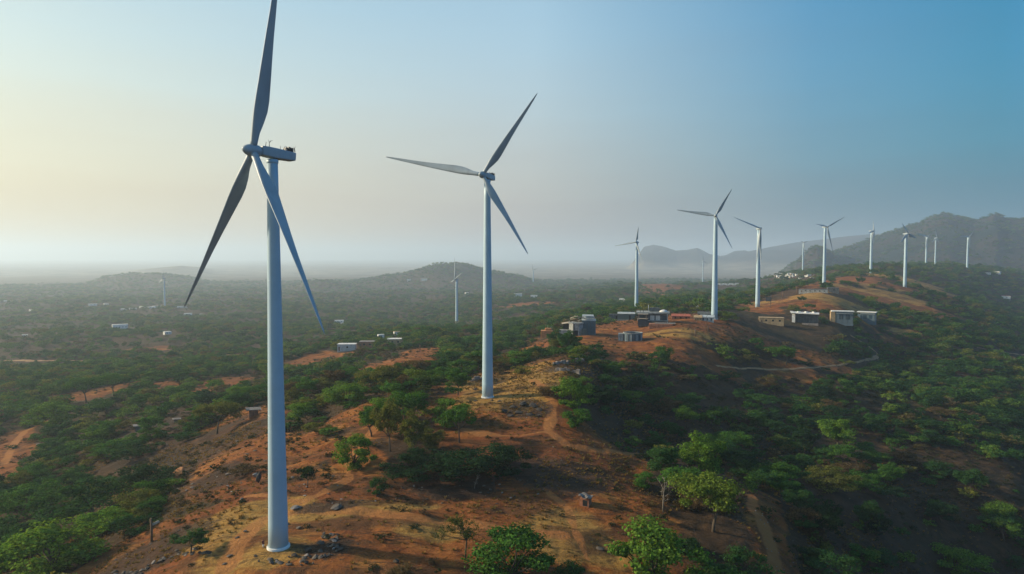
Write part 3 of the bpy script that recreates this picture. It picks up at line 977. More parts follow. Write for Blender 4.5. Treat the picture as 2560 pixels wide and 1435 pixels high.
def trunk_mesh(rng, kind, clumps, thick):
    bm = bmesh.new()
    fork_z = {'umbrella': 0.36, 'round': 0.28, 'bush': 0.12, 'tall': 0.26, 'sparse': 0.42, 'low': 0.10}[kind]
    lean = rng.normal(size=2) * 0.03
    fork = (lean[0], lean[1], fork_z)
    tube(bm, [(0, 0, -0.12), (lean[0] * 0.3, lean[1] * 0.3, fork_z * 0.4), fork], [thick * 1.35, thick, thick * 0.85], 7)
    sel = clumps[rng.permutation(len(clumps))[:8 if kind != 'sparse' else 12]]
    for c in sel:
        mid = (fork[0] * 0.5 + c[0] * 0.5 + rng.normal() * 0.03, fork[1] * 0.5 + c[1] * 0.5 + rng.normal() * 0.03, fork_z + (c[2] - fork_z) * 0.45)
        tube(bm, [fork, mid, tuple(c)], [thick * 0.6, thick * 0.36, thick * 0.12], 5, caps=False)
        if kind == 'sparse':
            for _ in range(3):
                e = c + rng.normal(size=3) * 0.09
                tube(bm, [mid, tuple((np.array(mid) + e) / 2 + rng.normal(size=3) * 0.02), tuple(e)], [thick * 0.25, thick * 0.15, thick * 0.06], 4, caps=False)
    return bm_mesh(bm, "trunk_shape")

PROTO = {}
for i, (kind, n_leaf, leaf, th) in enumerate([('umbrella', 6200, 0.019, 0.020), ('umbrella', 5600, 0.020, 0.018), ('round', 7200, 0.019, 0.020), ('round', 6600, 0.020, 0.022),
                                              ('bush', 7000, 0.021, 0.020), ('bush', 6400, 0.021, 0.020), ('tall', 6600, 0.018, 0.020), ('sparse', 1700, 0.017, 0.016), ('low', 5200, 0.020, 0.016), ('round', 7600, 0.018, 0.020),
                                              ('low', 4600, 0.021, 0.016), ('umbrella', 3600, 0.020, 0.018)]):
    g = np.random.default_rng(100 + i)
    v, q, cl = crown_arrays(g, kind, n_leaf, leaf)
    cm = np_mesh("crown_shape", v, q)
    cm.materials.append(M['leaf'])
    tm = trunk_mesh(g, kind, cl, th)
    tm.materials.append(M['bark'])
    PROTO.setdefault(kind, []).append((tm, cm))

def tree_at(loc, w, h, kind, color, label, group=None, rot=None, name="acacia_tree", cat="tree", var=None):
    lst = PROTO[kind]
    tm, cm = lst[random.randrange(len(lst)) if var is None else var % len(lst)]
    root = empty(name, loc, random.uniform(0, 6.28) if rot is None else rot)
    root.scale = (w, w * random.uniform(0.85, 1.1), h)
    tag(root, label, cat, group)
    t = bpy.data.objects.new("trunk", tm)
    c = bpy.data.objects.new("crown", cm)
    for o in (t, c):
        COL.objects.link(o)
        o.parent = root
    c.color = (*color, 1)
    return root

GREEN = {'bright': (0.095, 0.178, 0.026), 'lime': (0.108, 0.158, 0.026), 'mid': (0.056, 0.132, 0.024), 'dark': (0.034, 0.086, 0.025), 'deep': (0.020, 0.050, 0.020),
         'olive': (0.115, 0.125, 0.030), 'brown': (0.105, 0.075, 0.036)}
TREES = 0

def man_tree(px, py, wpx, hpx, kind, col, label, group=None, name="acacia_tree", var=None, rot=None):
    global TREES
    p = ground_at(px, py)
    s = p[1] / F
    w, h = wpx * s * 1.15, hpx * s * 1.08
    EXCL.append((p[0], p[1], w * 0.55))
    TREES += 1
    return tree_at(p, w, h, kind, GREEN[col] if isinstance(col, str) else col, label, group, rot, name, "tree" if name != "shrub" else "shrub", var)

man_tree(1782, 1330, 185, 158, 'round', 'lime', "tall yellow-green tree with a bare dark trunk beside the narrow red path", var=2)
man_tree(1163, 1400, 112, 118, 'sparse', 'olive', "thin half-bare tree on orange soil before the dense dark tree")
man_tree(1280, 1455, 215, 165, 'bush', 'mid', "dense dark green round tree cut by the bottom edge of the picture")
man_tree(1640, 1462, 250, 185, 'bush', 'bright', "big bright green tree cut by the bottom edge, red soil behind it", var=1)
man_tree(125, 1440, 250, 150, 'bush', (0.115, 0.20, 0.028), "broad bright green bushy tree in the bottom corner beside orange soil")
man_tree(1148, 1106, 84, 86, 'umbrella', 'mid', "neat dark green tree with a slim trunk on red soil below the second tower")
man_tree(1125, 1062, 100, 75, 'bush', 'bright', "bright green bushy tree just behind the neat slim-trunked one")
man_tree(1145, 988, 72, 68, 'round', 'mid', "small tree with a clear trunk on the orange hilltop beside the second tower")
man_tree(750, 1058, 82, 56, 'round', 'bright', "round bright green tree right behind the huge tower")
man_tree(542, 1086, 100, 80, 'umbrella', 'olive', "open-crowned olive tree with a forked trunk at the edge of the pale terrace")
man_tree(888, 1172, 100, 105, 'bush', 'bright', "bright green leaning tree on the orange bank in the middle of the slope")
man_tree(975, 1130, 85, 130, 'tall', 'olive', "tall loose olive tree, first of the clump below the hilltop")
man_tree(1030, 1148, 80, 115, 'tall', 'olive', "slim olive tree with yellowed lower leaves beside the dark thicket")
man_tree(1012, 1062, 105, 95, 'round', 'mid', "mid green rounded tree at the top of the clump below the hilltop")
man_tree(930, 1092, 95, 82, 'tall', 'mid', "upright green tree on the orange slope, first in the clump on the huge tower's side")
man_tree(962, 1048, 90, 66, 'bush', 'bright', "bright green bush tree tucked behind the upright one in the clump")
man_tree(1078, 1120, 70, 60, 'bush', 'olive', "small olive bush tree between the clump and the slim-trunked tree")
man_tree(870, 1010, 120, 60, 'bush', 'bright', "bright green bush tree where the orange hilltop meets the woods")
man_tree(1045, 975, 95, 62, 'bush', 'lime', "yellow-green shrubby tree spilling down the orange hilltop edge")
man_tree(1100, 960, 70, 50, 'bush', 'mid', "dark rounded tree touching the yellow-green one on the hilltop edge")
man_tree(1760, 1215, 130, 125, 'tall', 'bright', "bright green tree standing behind the tall yellow-green one")
man_tree(1655, 1200, 100, 92, 'round', 'dark', "dark tree above the bleached sapling on the brown clearing edge")
man_tree(1842, 1140, 78, 70, 'round', 'mid', "small green tree catching light on the dark slope above the tall pair")
man_tree(2092, 1130, 105, 84, 'round', 'bright', "lone bright green tree in the middle of the dark slope")
man_tree(1716, 1070, 66, 56, 'round', 'bright', "small bright green tree near the dark edge of the brown clearing")
man_tree(2068, 1222, 128, 62, 'low', 'olive', "wide low olive tree below the lone bright one on the dark slope")
man_tree(2162, 1225, 90, 55, 'low', 'mid', "low green tree joined to the wide olive one")
man_tree(2398, 1440, 140, 85, 'bush', 'bright', "bright green tree alone at the bottom of the dark slope")
man_tree(1965, 912, 66, 52, 'round', 'mid', "round green tree on the brown knoll inside the curving pale track")
man_tree(1432, 1018, 110, 88, 'bush', 'bright', "bright green bush tree leaning over the bend of the red track")
man_tree(1442, 1072, 72, 62, 'bush', 'mid', "mid green bush tree below the bend of the red track")
man_tree(1372, 990, 50, 34, 'low', 'brown', "small brownish bush tree above the bend of the red track")
man_tree(944, 1236, 48, 50, 'bush', 'dark', "small dark green tree at the foot of the dark thicket")
man_tree(768, 1220, 52, 60, 'round', 'deep', "small dark tree beside the huge tower on the brown bank")
man_tree(285, 990, 76, 54, 'umbrella', 'mid', "umbrella-shaped tree with a visible trunk on the pale clearing")
man_tree(216, 1008, 78, 64, 'umbrella', 'mid', "flat-topped tree at the near end of the pale clearing")
man_tree(130, 1066, 115, 72, 'bush', 'bright', "bright green bush tree beside the pale path into the woods")
man_tree(1818, 802, 56, 34, 'low', 'lime', "yellow-green bush tree beside the foot of the plateau turbine")
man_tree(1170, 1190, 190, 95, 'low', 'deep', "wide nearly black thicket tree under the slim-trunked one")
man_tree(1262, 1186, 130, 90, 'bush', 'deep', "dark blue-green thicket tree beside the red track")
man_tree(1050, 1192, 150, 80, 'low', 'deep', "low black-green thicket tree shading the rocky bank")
man_tree(1660, 900, 44, 40, 'bush', 'mid', "single green bush tree on the red slope under the plateau")
man_tree(470, 1100, 60, 30, 'low', 'dark', "low dark bush tree on the lip of the pale terrace")
man_tree(612, 1190, 60, 36, 'low', 'brown', "dry brown bush tree on the slope behind the huge tower")
man_tree(230, 1290, 190, 110, 'low', 'dark', "large dark spreading bush tree above the bright corner one")
man_tree(60, 1290, 170, 95, 'low', 'mid', "green spreading bush tree at the very edge above the bright corner one")
man_tree(380, 1220, 150, 80, 'low', 'deep', "dark bush tree in the hollow below the pale terrace")
man_tree(1000, 1440, 60, 36, 'low', 'brown', "dry brown bush at the bottom edge before the orange ground", name="shrub")
man_tree(1860, 1440, 130, 80, 'low', 'dark', "dark low bush at the bottom edge beside the narrow red path", name="shrub")
man_tree(1420, 1445, 90, 45, 'low', 'dark', "dark low bush at the bottom edge of the straw clearing", name="shrub")
man_tree(790, 1085, 60, 36, 'low', 'olive', "small olive bush below the round tree by the huge tower", name="shrub")
man_tree(320, 1150, 120, 60, 'low', 'dark', "dark bush under the flat grey roof slabs", name="shrub")

# a bleached sapling, a leaning dead tree and a white dead shrub
def dead_tree(px, py, hpx, mat, label, lean=0.1, n=9, name="dead_tree"):
    p = ground_at(px, py)
    s = p[1] / F
    h = hpx * s
    g = np.random.default_rng(int(px))
    root = empty(name, p, -math.atan2(p[0], p[1]))
    tag(root, label, "dead tree")
    def tr(bm):
        tube(bm, [(0, 0, -0.4), (lean * h * 0.2, 0, h * 0.35), (lean * h * 0.7, 0, h * 0.7), (lean * h, 0, h)], [h * 0.028, h * 0.022, h * 0.015, h * 0.006], 6)
    part("trunk", root, M[mat], tr)
    for k in range(n):
        def br(bm, k=k):
            t = g.uniform(0.3, 0.95)
            b0 = np.array([lean * h * t, 0, h * t])
            d = np.array([g.normal(), g.normal(), 0.55 + g.random()])
            d /= np.linalg.norm(d)
            ln = h * g.uniform(0.18, 0.38) * (1.15 - 0.5 * t)
            e = b0 + d * ln
            tube(bm, [b0, b0 + d * ln * 0.5 + g.normal(size=3) * ln * 0.06, e], [h * 0.011, h * 0.008, h * 0.003], 5)
            for _ in range(2):
                e2 = e + g.normal(size=3) * ln * 0.35
                tube(bm, [b0 + d * ln * 0.55, (b0 + d * ln * 0.55 + e2) / 2, e2], [h * 0.006, h * 0.005, h * 0.002], 4)
        part("branch", root, M[mat], br)
dead_tree(1657, 1280, 82, 'pale_bark', "bleached leafless sapling on the edge of the brown clearing", 0.05, 14)
dead_tree(1186, 1222, 36, 'pale_bark', "small white dead shrub below the black thicket", 0.25, 10)
dead_tree(1772, 828, 34, 'bark', "bent bare dead tree on the red plateau", -0.25, 3)
dead_tree(1238, 1230, 40, 'bark', "dark bare shrub on the shaded rocky bank", -0.1, 10)

# ------------------------------------------------------------------ buildings and other made things
def place(name, px, py, label, cat, group=None, yaw=0.0, sink=0.0, clear=None):
    p = ground_at(px, py)
    d = math.hypot(p[0], p[1])
    p[2] -= sink
    root = empty(name, p, -math.atan2(p[0], p[1]) + yaw)
    tag(root, label, cat, group)
    EXCL.append((p[0], p[1], clear if clear else 9.0))
    # nothing grows tall right in front of it
    for t in (0.975, 0.95, 1.03):
        EXCL.append((p[0] * t, p[1] * t, (clear if clear else 9.0) * 0.9))
    return root, p[1] / F

def house(px, py, wpx, hpx, label, wall='plaster', roof='plaster', group=None, gable=False, yaw=0.25, n_win=2, name="house", cat="house", depth=0.7, door=True, clear=None):
    r, s = place(name, px, py, label, cat, group, yaw, clear=clear or max(6, wpx * 0.7 * 1.2))
    w, h = wpx * s, hpx * s
    if name == "house" and not group:
        pass
    dp = w * depth if w < 16 else 9.0
    part("wall", r, M[wall], lambda bm: bx(bm, (0, 0, h / 2 - 1.0), (w, dp, h + 2.0)))
    if gable:
        def rf(bm):
            e = 0.35
            prof = [(-dp / 2 - e, h - 0.05), (0, h + w * 0.16), (dp / 2 + e, h - 0.05), (dp / 2 + e, h + 0.12), (0, h + w * 0.16 + 0.18), (-dp / 2 - e, h + 0.12)]
            a = [bm.verts.new((-w / 2 - e, y_, z_)) for y_, z_ in prof]
            b = [bm.verts.new((w / 2 + e, y_, z_)) for y_, z_ in prof]
            for k in range(6):
                bm.faces.new((a[k], a[(k + 1) % 6], b[(k + 1) % 6], b[k]))
            bm.faces.new(a)
            bm.faces.new(b)
        part("roof", r, M[roof], rf)
    else:
        def rf(bm):
            bx(bm, (0, 0, h + 0.11), (w + 0.5, dp + 0.5, 0.22))
        part("roof", r, M[roof], rf)
    for k in range(n_win):
        x = w * ((k + 0.5) / n_win - 0.5) * 0.82 + (w * 0.06 if door else 0)
        part("window", r, M['dark'], lambda bm, x=x: bx(bm, (x, -dp / 2, h * 0.55), (min(1.6, w * 0.16), 0.12, min(1.5, h * 0.35))))
    if door:
        part("door", r, M['timber'], lambda bm: bx(bm, (-w * 0.40, -dp / 2, h * 0.32), (min(1.2, w * 0.12), 0.14, h * 0.66)))
    return r, s, w, h, dp

# octagonal concrete blockhouse with a blue annex, pole roof and clay plinth
def blockhouse():
    r, s = place("blockhouse", 1440, 838, "grey octagonal concrete blockhouse with a ragged pole roof and a blue sheet annex", "building", clear=22)
    w = 38 * s
    h = 30 * s
    octo = [(w / 2 * math.cos(a), w / 2 * math.sin(a)) for a in [R(22.5 + 45 * k) for k in range(8)]]
    part("wall", r, M['concrete'], lambda bm: prism(bm, octo, -1.5, h))
    rim = [(x * 1.12, y * 1.12) for x, y in octo]
    part("roof", r, M['concrete'], lambda bm: prism(bm, rim, h + 0.004, h + 0.55))
    part("doorway", r, M['dark'], lambda bm: bx(bm, (-w * 0.05, -w * 0.465, h * 0.22), (w * 0.36, 0.2, h * 0.46)))
    part("wall_gap", r, M['dark'], lambda bm: bx(bm, (-w * 0.13, -w * 0.465, h * 0.74), (w * 0.07, 0.16, h * 0.5)))
    ax, aw, ah = 32 * s, 34 * s, 37 * s
    an = part("annex", r, M['blue'], lambda bm: bx(bm, (ax, w * 0.25, ah / 2 - 1), (aw, w * 0.7, ah + 2)))
    for k, (zz, ww) in enumerate(((0.3, 1.0), (1.9, 0.86), (3.2, 0.8))):
        part("roof", an, M['zinc'], lambda bm, zz=zz, ww=ww, k=k: bx(bm, (ax - k * 0.3, w * 0.25, ah + zz), (aw * ww * 1.05, w * 0.75 * ww, 0.3), 0, 0.06))
    for k in range(4):
        part("corner_post", an, M['teal'], lambda bm, k=k: bx(bm, (ax - aw * 0.36 + k * aw * 0.24, w * 0.25 - w * 0.36, ah * 0.45), (0.35, 0.3, ah * 0.85)))
    g = np.random.default_rng(3)
    for k in range(13):
        def pole(bm, k=k):
            a = g.uniform(0, 3.14)
            ln = g.uniform(5, 11)
            cx, cy, cz = g.uniform(-7, 6), g.uniform(-4, 3), h + g.uniform(0.8, 4.5)
            dx, dy, dz = math.cos(a) * ln / 2, math.sin(a) * ln / 4, g.uniform(-1.2, 1.2)
            tube(bm, [(cx - dx, cy - dy, cz - dz), (cx + dx, cy + dy, cz + dz)], [0.22, 0.16], 6)
        part("roof_pole", r, M['pale_timber' if k % 3 else 'timber'], pole)
    for k in range(4):
        part("roof_prop", r, M['timber'], lambda bm, k=k: tube(bm, [(-4 + 2.4 * k, 0.4 * k - 1, h + 0.3), (-3.5 + 2.2 * k, 0.3, h + 4.4)], [0.16, 0.14], 6))
    part("low_annex", r, M['concrete'], lambda bm: bx(bm, (-30 * s, -0.5, 1.1), (26 * s, 5.5, 5.0)))
    part("lean_to", r, M['dark'], lambda bm: bx(bm, (-24 * s, 3.2, 4.2), (16 * s, 3.5, 6.5)))
    part("lean_to_roof", r, M['pale_timber'], lambda bm: bx(bm, (-25 * s, 2.6, 7.9), (22 * s, 5.5, 0.3), 0, 0.05, -0.16))
    part("side_box", r, M['teal'], lambda bm: bx(bm, (20 * s, -w * 0.36, 2.0), (11 * s, 2.5, 5.0)))
    p2, s2 = place("clay_plinth", 1366, 842, "orange clay platform with leaning posts beside the concrete blockhouse", "platform", clear=9)
    part("base", p2, M['clay'], lambda bm: bx(bm, (0, 2, 1.2), (32 * s, 7, 5.4), bevel=0.25))
    part("ledge", p2, M['clay'], lambda bm: bx(bm, (0.3, 2, 4.3), (34 * s, 7.6, 0.7), bevel=0.15))
    part("spoil_heap", p2, M['clay'], lambda bm: bx(bm, (1.5, 3, 5.4), (20 * s, 4.5, 2.0), bevel=0.9))
    for k in range(5):
        part("post", p2, M['pale_timber' if k % 2 else 'timber'], lambda bm, k=k: tube(bm, [(-1 + k * 1.3, 2.5, 4.2), (-0.6 + k * 1.35 + 0.3 * (k % 2), 2.6, 9.2 - 0.4 * k)], [0.2, 0.16], 6))
blockhouse()

def round_tank():
    r, s = place("water_tank", 1582, 852, "open round blue-grey sheet tank with a pale rim on the near edge of the plateau", "tank", clear=12)
    ro, h, seg = 24 * s, 20 * s, 28
    def ring(rr, z):
        return [(rr * math.cos(2 * math.pi * k / seg), rr * 0.8 * math.sin(2 * math.pi * k / seg), z) for k in range(seg)]
    part("tank_wall", r, M['blue'], lambda bm: loft(bm, [ring(ro, -1.5), ring(ro, h), ring(ro - 0.25, h), ring(ro - 0.25, h * 0.45)], smooth=False))
    part("rim", r, M['concrete'], lambda bm: loft(bm, [ring(ro + 0.02, h - 0.25), ring(ro + 0.2, h - 0.2), ring(ro + 0.2, h + 0.25), ring(ro - 0.4, h + 0.25), ring(ro - 0.4, h - 0.1)], cap=False, smooth=False))
    part("side_shed", r, M['concrete'], lambda bm: bx(bm, (-30 * s, 0, h * 0.35), (12 * s, 4, h * 0.9 + 1)))
    g = np.random.default_rng(9)
    for k in range(8):
        a = R(-150 + 17 * k)
        part("stay", r, M['zinc' if k % 2 else 'dark_metal'], lambda bm, a=a: bx(bm, ((ro + 0.06) * math.cos(a), (ro + 0.06) * 0.8 * math.sin(a), h * 0.42), (0.3, 0.3, h * 0.86), a))
round_tank()

def two_storey():
    r, s = place("concrete_house", 1632, 812, "two-storey dark concrete house with a flat cluttered roof and pale windows", "building", clear=16)
    w, h1, h2, dp = 78 * s, 12 * s, 30 * s, 13.0
    part("ground_floor", r, M['dark_concrete'], lambda bm: bx(bm, (0, 0, h1 / 2 - 1), (w * 0.9, dp, h1 + 2)))
    part("upper_floor", r, M['dark_concrete'], lambda bm: bx(bm, (0, 0, (h1 + h2) / 2), (w * 0.92, dp - 0.6, h2 - h1)))
    part("floor_slab", r, M['concrete'], lambda bm: bx(bm, (0, -0.6, h1 + 0.15), (w * 0.96, dp + 1.2, 0.5)))
    rf = part("roof", r, M['concrete'], lambda bm: bx(bm, (0, -0.5, h2 + 0.5), (w * 1.04, dp + 2.0, 1.0)))
    for k, x in enumerate((-0.33, -0.02, 0.16, 0.36)):
        wd = part("window", r, M['plaster' if k in (1, 2) else 'glass'], lambda bm, x=x: bx(bm, (x * w, -dp / 2 + 0.25, h1 + (h2 - h1) * 0.42), (w * 0.13, 0.25, (h2 - h1) * 0.62)))
        part("window_bars", wd, M['dark_metal'], lambda bm, x=x: [bx(bm, (x * w + q * w * 0.03, -dp / 2 + 0.08, h1 + (h2 - h1) * 0.42), (0.12, 0.1, (h2 - h1) * 0.62)) for q in (-1.3, 0, 1.3)])
    part("shutter", r, M['tan'], lambda bm: bx(bm, (0.05 * w, -dp / 2, h1 * 0.42), (w * 0.16, 0.3, h1 * 0.8)))
    part("doorway", r, M['dark'], lambda bm: bx(bm, (0.24 * w, -dp / 2, h1 * 0.40), (w * 0.12, 0.25, h1 * 0.85)))
    for x in (-0.45, -0.2, 0.45):
        part("column", r, M['concrete'], lambda bm, x=x: bx(bm, (x * w, -dp / 2 - 0.6, h2 / 2), (0.6, 0.6, h2 - 0.02)))
    part("roof_hut", rf, M['dark_concrete'], lambda bm: bx(bm, (w * 0.05, 0, h2 + 2.4), (w * 0.3, 4, 2.8)))
    part("roof_mast", rf, M['zinc'], lambda bm: tube(bm, [(-w * 0.14, -3, h2 + 1), (-w * 0.14, -3, h2 + 6)], [0.25, 0.2], 6))
    part("roof_dome", rf, M['plaster'], lambda bm: loft(bm, [[(w * 0.33 + rr * math.cos(R(30 * k)), -2 + rr * math.sin(R(30 * k)), h2 + z) for k in range(12)] for rr, z in ((3.2, 1.0), (2.8, 1.8), (1.6, 2.4), (0.2, 2.7))]))
    for k, x in enumerate((-0.4, -0.3, 0.2, 0.26, 0.44)):
        part("roof_post", rf, M['dark_metal'], lambda bm, x=x, k=k: tube(bm, [(x * w, -4 + k, h2 + 1), (x * w + 0.2, -4 + k, h2 + 2.6 + 0.5 * (k % 3))], [0.3, 0.22], 6))
two_storey()

def container(px, py, wpx, hpx, wall, label, round_roof=True, name="storage_hut"):
    r, s = place(name, px, py, label, "hut", clear=8)
    w, h, dp = wpx * s, hpx * s, 5.0
    part("wall", r, M[wall], lambda bm: bx(bm, (0, 0, h / 2 - 1), (w, dp, h + 2)))
    if round_roof:
        def rf(bm):
            n = 10
            prof = [(-dp / 2 - 0.3 + (dp + 0.6) * k / n, h + 1.5 * math.sin(math.pi * k / n)) for k in range(n + 1)]
            a = [bm.verts.new((-w / 2 - 0.3, y_, z_)) for y_, z_ in prof]
            b = [bm.verts.new((w / 2 + 0.3, y_, z_)) for y_, z_ in prof]
            for k in range(n):
                bm.faces.new((a[k], a[k + 1], b[k + 1], b[k]))
            bm.faces.new(a)
            bm.faces.new(b)
            bm.faces.new((a[0], b[0], b[-1], a[-1]))
        part("roof", r, M['zinc'], rf)
    else:
        part("roof", r, M['dark_concrete'], lambda bm: bx(bm, (0, 0, h + 0.15), (w + 0.5, dp + 0.5, 0.3)))
    part("door", r, M['dark'], lambda bm: bx(bm, (w * 0.2, -dp / 2, h * 0.4), (1.4, 0.15, h * 0.75)))
    part("plinth", r, M['concrete'], lambda bm: bx(bm, (0, -0.3, -0.6), (w + 0.8, dp + 1.4, 2.0)))
container(1566, 800, 42, 16, 'teal', "dark green hut with a pale curved roof beside the two-storey house")
container(1536, 799, 26, 13, 'dark_concrete', "low dark hut next to the green curved-roof one", False)

def long_shed(px, py, wpx, hpx, wall, roof, label, name="long_shed"):
    r, s = place(name, px, py, label, "shed", clear=12)
    w, h, dp = wpx * s, hpx * s, 4.5
    part("wall", r, M[wall], lambda bm: bx(bm, (0, 0, h / 2 - 1), (w, dp, h + 2)))
    part("roof", r, M[roof], lambda bm: bx(bm, (0, 0.4, h + 0.5), (w + 1, dp + 1.6, 0.35), 0, 0.22))
    for k in range(3):
        part("opening", r, M['dark'], lambda bm, k=k: bx(bm, (w * (-0.3 + 0.3 * k), -dp / 2, h * 0.4), (w * 0.08, 0.16, h * 0.6)))
    return r, s, w, h
long_shed(1702, 797, 44, 7, 'brick', 'red_roof', "long low brick shed with a dull red roof on the plateau")
long_shed(1768, 802, 32, 9, 'zinc', 'zinc', "pale blue-grey sheet shed in front of the plateau turbine")
long_shed(1745, 800, 18, 7, 'tan', 'tan', "short tan wall shed joined to the pale sheet shed")
long_shed(1772, 793, 52, 9, 'dark_concrete', 'dark_concrete', "long dark shed behind the pale sheet shed")

def terrace():
    r, s = place("stone_terrace", 1652, 818, "pinkish stone terrace with a flat slab before the two-storey house", "terrace", clear=10)
    part("base", r, M['brick'], lambda bm: bx(bm, (0, 0, 0.5), (58 * s, 7, 4.0), bevel=0.3))
    part("slab", r, M['pale_rock'], lambda bm: bx(bm, (3, 1, 2.7), (50 * s, 6, 0.35)))
    r, s = place("timber_bin", 1607, 818, "dark open timber bin on legs beside the two-storey house", "bin", clear=6)
    part("bin_box", r, M['dark_metal'], lambda bm: bx(bm, (0, 0, 3.2), (24 * s, 4, 4.2)))
    for sx in (-1, 1):
        for sy in (-1, 1):
            part("leg", r, M['timber'], lambda bm, sx=sx, sy=sy: bx(bm, (sx * 10 * s, sy * 1.7, 4.2), (0.5, 0.45, 10.4)))
    part("top_frame", r, M['pale_timber'], lambda bm: bx(bm, (0, 0, 9.5), (26 * s, 4.2, 0.45)))
    part("mid_frame", r, M['pale_timber'], lambda bm: bx(bm, (0, 0, 6.2), (26 * s, 4.2, 0.35)))
terrace()

def open_shelter():
    r, s = place("open_shelter", 2012, 808, "white roofed shelter with dark open bays below the orange spur", "shelter", clear=14)
    w, h, dp = 62 * s, 25 * s, 8.0
    part("back_wall", r, M['dark_concrete'], lambda bm: bx(bm, (w * 0.05, dp * 0.3, h / 2 - 1), (w * 0.9, dp * 0.4, h + 2)))
    part("end_wall", r, M['plaster'], lambda bm: bx(bm, (-w * 0.42, -dp * 0.1, h * 0.42 - 1), (w * 0.12, dp * 0.8, h * 0.84 + 2)))
    part("roof", r, M['plaster'], lambda bm: bx(bm, (0, -0.4, h + 0.3), (w * 1.05, dp + 1, 0.6), 0, 0.05, 0.02))
    for k in range(4):
        part("post", r, M['dark_metal'], lambda bm, k=k: bx(bm, (w * (-0.2 + 0.21 * k), -dp * 0.45, h / 2 - 0.5), (0.4, 0.4, h + 0.9)))
    for k in range(4):
        part("roof_rubble", r, M['plaster'], lambda bm, k=k: bx(bm, (w * (-0.48 + 0.27 * k), 0.5 * k - 1, h + 1.0), (3.4 - 0.4 * k, 2.5, 0.9), 0.3 * k, 0.1, 0.12, bevel=0.2))
    part("step", r, M['pale_rock'], lambda bm: bx(bm, (w * 0.2, -dp * 0.8, -0.3), (w * 0.6, 3, 1.5)))
open_shelter()

def blue_cabin(px, py, wpx, hpx, label, side):
    r, s = place("blue_cabin", px, py, label, "cabin", "blue cabins below the yellow slope", yaw=0.12 if side else -0.15, clear=11)
    w, h, dp = wpx * s, hpx * s, 7.0
    part("wall", r, M['blue'], lambda bm: bx(bm, (w * 0.1, 0, h / 2 - 1), (w * 0.8, dp, h + 2)))
    if side:
        part("end_wall", r, M['tan'], lambda bm: bx(bm, (-w * 0.42, 0.3, h / 2 - 0.7), (w * 0.2, dp, h + 1.4)))
    else:
        part("end_wall", r, M['plaster'], lambda bm: bx(bm, (-w * 0.40, 0.6, h * 0.38 - 0.7), (w * 0.2, dp * 0.8, h * 0.76 + 1.4)))
    part("roof", r, M['plaster'], lambda bm: bx(bm, (0.03 * w, -0.2, h + 0.35), (w * 1.02, dp + 0.8, 0.7)))
    for k in range(4 if side else 3):
        part("frame_bar", r, M['teal'], lambda bm, k=k: bx(bm, (w * (-0.28 + (0.25 if side else 0.36) * k), -dp / 2 - 0.03, h / 2 - 0.3), (0.28, 0.2, h - 0.3)))
    for k in range(2):
        part("window", r, M['glass'], lambda bm, k=k: bx(bm, (w * (-0.05 + 0.3 * k), -dp / 2, h * 0.55), (w * 0.19, 0.12, h * 0.4)))
    part("canopy", r, M['zinc'], lambda bm: bx(bm, (0.1 * w, -dp / 2 - 0.5, h * 0.85), (w * 0.78, 1.0, 0.2), 0, -0.2))
blue_cabin(2104, 808, 50, 29, "blue-fronted cabin with a tan end wall and white roof edge", True)
blue_cabin(2166, 806, 42, 25, "smaller blue-fronted cabin with a white end wall, last of the pair", False)

house(1928, 808, 58, 14, "long low tan mud-walled house beside the white open shelter", 'tan', 'tan', name="mud_house", n_win=3, yaw=0.05)
house(2033, 731, 66, 7, "long low ruined grey-white wall house on top of the orange spur", 'concrete', 'dark_concrete', name="ruined_house", n_win=5, yaw=0.0)
house(2082, 731, 26, 12, "dark square shed at the end of the ruined white wall", 'dark_concrete', 'dark_concrete', name="dark_shed", cat="shed", n_win=1, yaw=0.1)
house(2515, 750, 17, 10, "single white hut with a reddish roof in the dark woods", 'plaster', 'red_roof', name="white_hut", cat="hut", n_win=1, yaw=0.1)
r_, s_, w_, h_, dp_ = house(868, 876, 44, 16, "blue-white metal shed with a white sloping roof among the trees", 'zinc', 'plaster', name="metal_shed", cat="shed", n_win=1, yaw=-0.2, clear=13)
house(918, 868, 36, 14, "small brick house in the trees beside the metal shed", 'brick', 'pale_rock', name="brick_house", n_win=2, yaw=-0.2, clear=10)
house(987, 862, 36, 15, "tan house with a pale flat parapet among yellow-green trees", 'tan', 'plaster', name="tan_house", n_win=2, yaw=-0.1, clear=10)
house(952, 846, 15, 9, "small white block house behind the tan house", 'plaster', 'plaster', n_win=1, clear=7)
house(992, 838, 15, 9, "small pale block house on the tree line", 'plaster', 'tan', n_win=1, clear=7)
house(300, 825, 34, 14, "large white flat-roofed farmhouse on the hazy plain", 'plaster', 'plaster', name="farmhouse", n_win=4, yaw=0.1, clear=30)
part_pl = [(418, 836, 16, 7, "white farmhouse beside a brown field below the hazy turbine"), (1295, 742, 20, 8, "white house with a low wing near the far tree line"),
           (848, 806, 22, 5, "white roofed house by the tip of the hanging blade"), (868, 812, 30, 4, "long pale roofed house beyond the tip of the hanging blade"),
           (1060, 702, 16, 5, "white house on the flank of the low grey hill"), (1022, 703, 8, 5, "tiny white house on the flank of the low grey hill"),
           (1335, 744, 16, 6, "small white house beside the far brown field"), (1167, 737, 8, 6, "little white house behind the second tower"),
           (1562, 752, 26, 5, "long white roofed house beside the slim turbine"), (2492, 684, 16, 5, "white house under the mountain on the wooded rise"), (2470, 686, 10, 4, "tiny pale house beside the one under the mountain"),
           (62, 842, 12, 5, "small white house alone on the hazy plain"), (1745, 768, 12, 5, "small white house behind the red plateau")]
for px, py, w, h, lab in part_pl:
    house(px, py, w, h, lab, 'plaster', 'plaster', n_win=2, yaw=random.uniform(-0.4, 0.4), clear=16)
